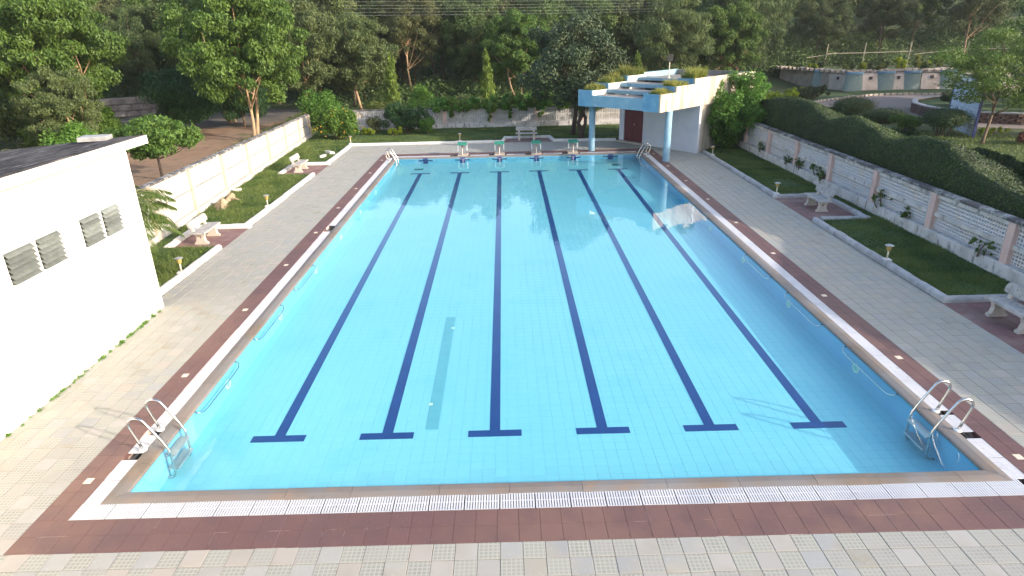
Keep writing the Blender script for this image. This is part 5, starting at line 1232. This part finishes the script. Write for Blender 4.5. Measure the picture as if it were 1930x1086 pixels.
T('drooping_tree', 'broad2', -11.8, 45.0, 4.4, .95, 'soft drooping tree behind the flowering bush')
T('broadleaf_tree', 'broad1', -20.5, 41.0, 3.3, 1.15, 'tall broad tree standing over the asphalt road')
T('mango_tree', 'mango', -20.8, 35.4, .3, 1.0, 'dense rounded dark green tree at the edge of the dirt yard')
T('mango_tree', 'mango', -18.6, 38.2, 1.9, .72, 'smaller dark round tree beside the asphalt road')
T('umbrella_tree', 'umbrella', -16.0, 21.3, .4, 1.0, 'small umbrella shaped tree in the dirt yard beyond the white roof')
T('broadleaf_tree', 'broad1', -25.5, 30.5, 5.2, 1.12, 'tall sunlit tree at the far left above the roof')
T('broadleaf_tree', 'broad2', -22.5, 25.5, 1.2, .62, 'young leafy tree just behind the umbrella shaped tree')
T('broadleaf_tree', 'broad1', -30.5, 36.0, 1.1, 1.2, 'tall tree at the left edge beyond the dark roof')
T('broadleaf_tree', 'broad2', -27.5, 23.5, 2.6, .8, 'leafy tree rising over the roof at the left edge')
T('dark_tree', 'dark', 3.3, 30.9, 1.0, 1.0, 'dark glossy spreading tree between the far bench and the pavilion')
q = MB(); r = np.random.default_rng(77); q.tube([(3.75, 29.5, 0), (3.7, 29.6, .5), (3.55, 29.7, .9), (3.78, 29.8, 1.35), (3.9, 30.1, 2.0), (3.8, 30.6, 3.2)], [.19, .15, .11, .13, .14, .1], 8); q.tube([(3.74, 29.5, .45), (3.95, 29.65, .85), (3.95, 29.75, 1.2), (3.82, 29.85, 1.45)], [.11, .09, .09, .1], 8)
o = q.obj('looped_trunk', M['bark_dark'], smooth=True); tp = [x for x in bpy.data.objects if x.name.startswith('dark_tree')][0]; o.parent = tp; o.matrix_parent_inverse = (Matrix.Translation(tp.location) @ Matrix.Rotation(1.0, 4, 'Z')).inverted()
T('column_tree', 'ashoka', -8.9, 42.5, .5, 1.0, 'narrow weeping column tree left of centre behind the back wall', 'column trees')
T('column_tree', 'ashoka', -1.9, 44.5, 1.5, 1.03, 'narrow weeping column tree at the centre behind the back wall', 'column trees')
T('column_tree', 'ashoka', 9.2, 42.0, 2.5, .95, 'narrow column tree half hidden behind the pavilion grass', 'column trees')
T('willowy_tree', 'willow', 13.2, 47.8, 1.1, .98, 'soft drooping tree just behind the pavilion where the overhead wires end')
T('willowy_tree', 'willow', 21.5, 57.0, .3, 1.25, 'big willowy tree behind the pavilion and lime border')
T('willowy_tree', 'willow', 26.0, 64.0, 2.1, 1.1, 'willowy tree at the left end of the retaining wall')
T('willowy_tree', 'willow', 33.5, 66.0, 4.0, .95, 'willowy tree above the bamboo rail')
T('grey_tree', 'grey1', 40.5, 66.0, 1.0, .95, 'grey green tree with a forked trunk above the retaining wall')
T('grey_tree', 'grey2', 47.0, 62.0, 3.0, 1.0, 'grey green tree at the right end of the bamboo rail')
T('leaning_tree', 'sparse', 23.6, 25.2, .3, 1.0, 'sparse tree with a leaning trunk in front of the slatted gate')
T('leaning_tree', 'sparse', 28.5, 27.0, 2.3, 1.25, 'sparse dark tree at the right edge above the red shrub')
T('garden_tree', 'forest1', 34.0, 31.0, .8, .72, 'dark leafy tree over the brown island wall')
T('garden_tree', 'forest2', 33.0, 24.5, 2.8, .62, 'dark tree at the far right edge of the garden')
T('garden_tree', 'forest2', 36.5, 37.0, .4, .85, 'dark dense tree hanging over the right end of the garden island')
T('garden_tree', 'broad2', 40.0, 40.0, 1.8, 1.1, 'pale leafy tree behind the garden island')
T('garden_tree', 'forest1', 46.0, 46.0, 3.9, 1.0, 'large dark tree behind the garden island road')
# shade trees just outside the right of the frame
for k, (x, y, key, sc) in enumerate([(20.5, -13.8, 'broad1', .85), (26.5, -10.5, 'grey1', .7), (14.8, -14.5, 'broad2', .68), (31, -14, 'forest1', .8), (24.0, -4.5, 'grey2', .5)]):
    T('shade_tree', key, x, y, k*1.7, sc, ['broad tree outside the frame shading the near deck', 'grey tree outside the frame at the right', 'drooping tree outside the frame behind the camera', 'tall tree outside the frame far right', 'small airy tree outside the frame at the near right'][k])
# forest rows
fr_ = np.random.default_rng(300); keys = ['forest1', 'forest2', 'grey1', 'grey2', 'forest1', 'willow', 'grey1', 'broad1']
names = {'forest1': ('forest_tree', 'dense mid green tree in the wood behind the back wall'), 'forest2': ('forest_tree', 'tall dark green tree in the wood behind the back wall'), 'grey1': ('grey_forest_tree', 'grey green forked tree in the wood behind the back wall'),
         'grey2': ('grey_forest_tree', 'airy grey green tree in the wood with a pale trunk'), 'willow': ('drooping_forest_tree', 'light drooping tree in the wood behind the back wall'), 'broad1': ('leafy_forest_tree', 'bright broad leafed tree in the wood behind the back wall')}
rows = [(50, -14, 20, 5.2, .86), (57, -34, 16, 5.4, 1.06), (65, -48, 60, 5.6, 1.12), (75, -62, 72, 6.2, 1.1), (88, -72, 84, 7.0, 1.0), (104, -84, 96, 8.0, 1.1)]
def place_word(x, y):
    d = np.array([x, y, 0])-CAMP; px_ = 965+1206.7*(d@_r2)/(d@_f); lm_ = [(250, 'above the roof corner of the white building'), (420, 'above the dirt yard'), (520, 'above the asphalt road'), (600, 'above the end of the left wall'), (690, 'above the flowering bush'), (770, 'above the wide dark bush'), (860, 'above the first starting block'), (935, 'above the second starting block'), (1010, 'above the far bench'), (1100, 'behind the dark glossy tree'), (1200, 'above the stepped pavilion roof'), (1320, 'above the floodlight'), (1440, 'above the cream end of the pavilion')]
    best = min(lm_, key=lambda t: abs(t[0]-px_))
    w_ = best[1]+('' if best[1] not in used_w else ', farther '+('left' if px_ < best[0] else 'right')); used_w.append(best[1]); return w_
used_w = []
kk = 0
for (y, x0, x1, st, sc) in rows:
    used_w.clear()
    x = x0
    while x < x1:
        xx = x+fr_.uniform(-1.3, 1.3); yy_ = y+fr_.uniform(-2.2, 2.2); key = keys[int(fr_.integers(len(keys)))]; kk += 1
        if y < 54 and abs(xx-9) < 4: x += st; continue
        if y < 70 and xx > 22: x += st; continue
        nm, lb = names[key]
        if y < 60:
            lb = lb.split(' in the wood')[0]+(', front row, ' if y < 54 else ', second row, ')+place_word(xx, yy_)
        T(nm, key, xx, yy_, fr_.uniform(0, 6.28), sc*fr_.uniform(.85, 1.12), lb, nm.replace('_', ' ')+'s of the wood', szz=None); x += st*fr_.uniform(.85, 1.15)
for k, (x, y) in enumerate([(-37, 30), (-36, 42), (-43, 36), (-30, 48), (-38, 52), (-46, 47), (-26, 50), (-21, 53), (56, 40), (62, 30), (50, 34), (58, 52), (68, 44), (-34, 22)]):
    key = ['forest1', 'broad1', 'forest2', 'willow'][k % 4]; nm, lb = names[key]; lb2 = lb.replace('behind the back wall', ('at the left side' if k != 3 else 'at the left side, beyond the asphalt road') if x < 0 else 'at the right side')
    T(nm, key, x, y, k*1.3, 1.0, lb2, nm.replace('_', ' ')+'s at the '+('left' if x < 0 else 'right'))
for k, (x, y, rx, rz_, lm, lb) in enumerate([(-24.5, 27.5, 1.8, 1.5, 'broad', 'leafy bush above the dark roof edge left of the grey block'), (-21.0, 23.5, 1.3, 1.2, 'bright', 'bright bush left of the umbrella shaped tree'),
        (-27.0, 29.5, 2.2, 1.6, 'hedge', 'dark bush in front of the rubble wall'), (-31.5, 31.5, 2.4, 1.9, 'broad', 'big leafy bush near the rubble wall at the left edge'), (-28.0, 35.0, 2.2, 1.8, 'forest', 'bush at the back of the dirt yard beside the rubble wall'),
        (-24.0, 31.5, .7, 1.2, 'bright', 'slim bright green bush among the left trees'), (-23.0, 38.0, 1.6, 1.3, 'forest', 'bush between the dark round tree and the rubble wall')]):
    bush('yard_bush', (x, y, -.03), (rx, rx*.8, rz_), 8000, .15, lm, lb, 160+k, clumps=24)
# undergrowth: one mass nobody could count
r = np.random.default_rng(400); C = []; R = []
for k in range(1100):
    x = r.uniform(-60, 66); y = r.uniform(44, 84) if r.random() < .8 else r.uniform(37, 50)
    if x > 17 and y < 62: continue
    if -37 < x < -14 and y < 55: continue
    s_ = r.uniform(.7, 1.9) if y > 46 else r.uniform(.5, 1.0); C.append((x, y, gz(x, y)+s_*.5)); R.append((s_*1.3, s_*1.1, s_))
Vv, Ff, Tt = cloud(C, R, 230000, .24, r, shell=.5, up=.7, aspect=.5)
link('undergrowth', np_mesh('undergrowth', Vv, Ff, LM['forest'], Tt), label='tangled green undergrowth below the trees of the wood', cat='undergrowth', kind='stuff')
r = np.random.default_rng(401); C = []; R = []
for k in range(700):
    a = r.random(); x = r.uniform(-110, 110); y = r.uniform(112, 175); s_ = r.uniform(3, 5); C.append((x, y, gz(x, y)+3.5+s_*.3)); R.append((s_, s_, s_*1.1))
Vv, Ff, Tt = cloud(C, R, 90000, .8, r, shell=.7, up=.7, aspect=.6)
link('hill_wood', np_mesh('hill_wood', Vv, Ff, LM['forest'], Tt), label='distant wood covering the hill behind everything', cat='wood', kind='stuff')
# roadside and yard weeds
r = np.random.default_rng(402); n_ = 90000; P = np.stack([r.uniform(-16.4, -11.6, n_), r.uniform(12, 44, n_), np.full(n_, -.02)], 1); keep = (P[:, 0] < leftx(P[:, 1])-.35) & (P[:, 0] > leftx(P[:, 1])-1.6-2.2*r.random(n_)**2); P = P[keep]
blades('yard_weeds', P, .36, .045, LM['grass'], None, r, .5, .45, label='rough grass along the outer side of the left wall', cat='grass', kind='stuff')

# power lines above the wood
for k, (z0, z1) in enumerate([(8.12, 7.62), (7.85, 7.40), (7.62, 7.22), (7.35, 7.02), (7.12, 6.84)]):
    pl = []
    for i in range(25):
        t = i/24; x = -13.2+25.6*t; z = z0+(z1-z0)*((x+13.5)/20.2)*.55+((x/60)**2)*.8; pl.append((x, 48.2+.15*k, z))
    q = MB(); q.tube(pl, .0055, 4, cap=False); q.obj('power_line', M['wire'], label=['top', 'second', 'third', 'fourth', 'lowest'][k]+' of the five thin overhead wires crossing in front of the wood', cat='wire', group='overhead wires')
# grey rubble house wall glimpsed behind the left trees
hw = empty('rubble_wall', (-34, 44, 0), label='grey rubble wall glimpsed between the trees at the far left', cat='wall')
r = np.random.default_rng(403)
q = MB(); q.box(-9, .2, 0, 9, .5, 1.45); q.obj('wall_core', M['stone'], hw)
for j in range(3):
    for i in range(20):
        q = MB(); x = -9+i*.9+(j % 2)*.45; z = j*.48; g_ = .03; q.bbox(x+g_, -.1-r.random()*.06, z+g_, x+.9-g_, .2, z+.48-g_, .04); q.obj('rubble_stone', M['stone'], hw)
hw.rotation_euler = (0, 0, .55)

# haze volume, added to lift the dark tones of the trees
q = MB(); q.box(-255, -55, -1.9, 255, 200, 32); hz = q.obj('haze', M['haze'], label='thin pale haze volume added to lift the dark tones', cat='haze', kind='stuff')
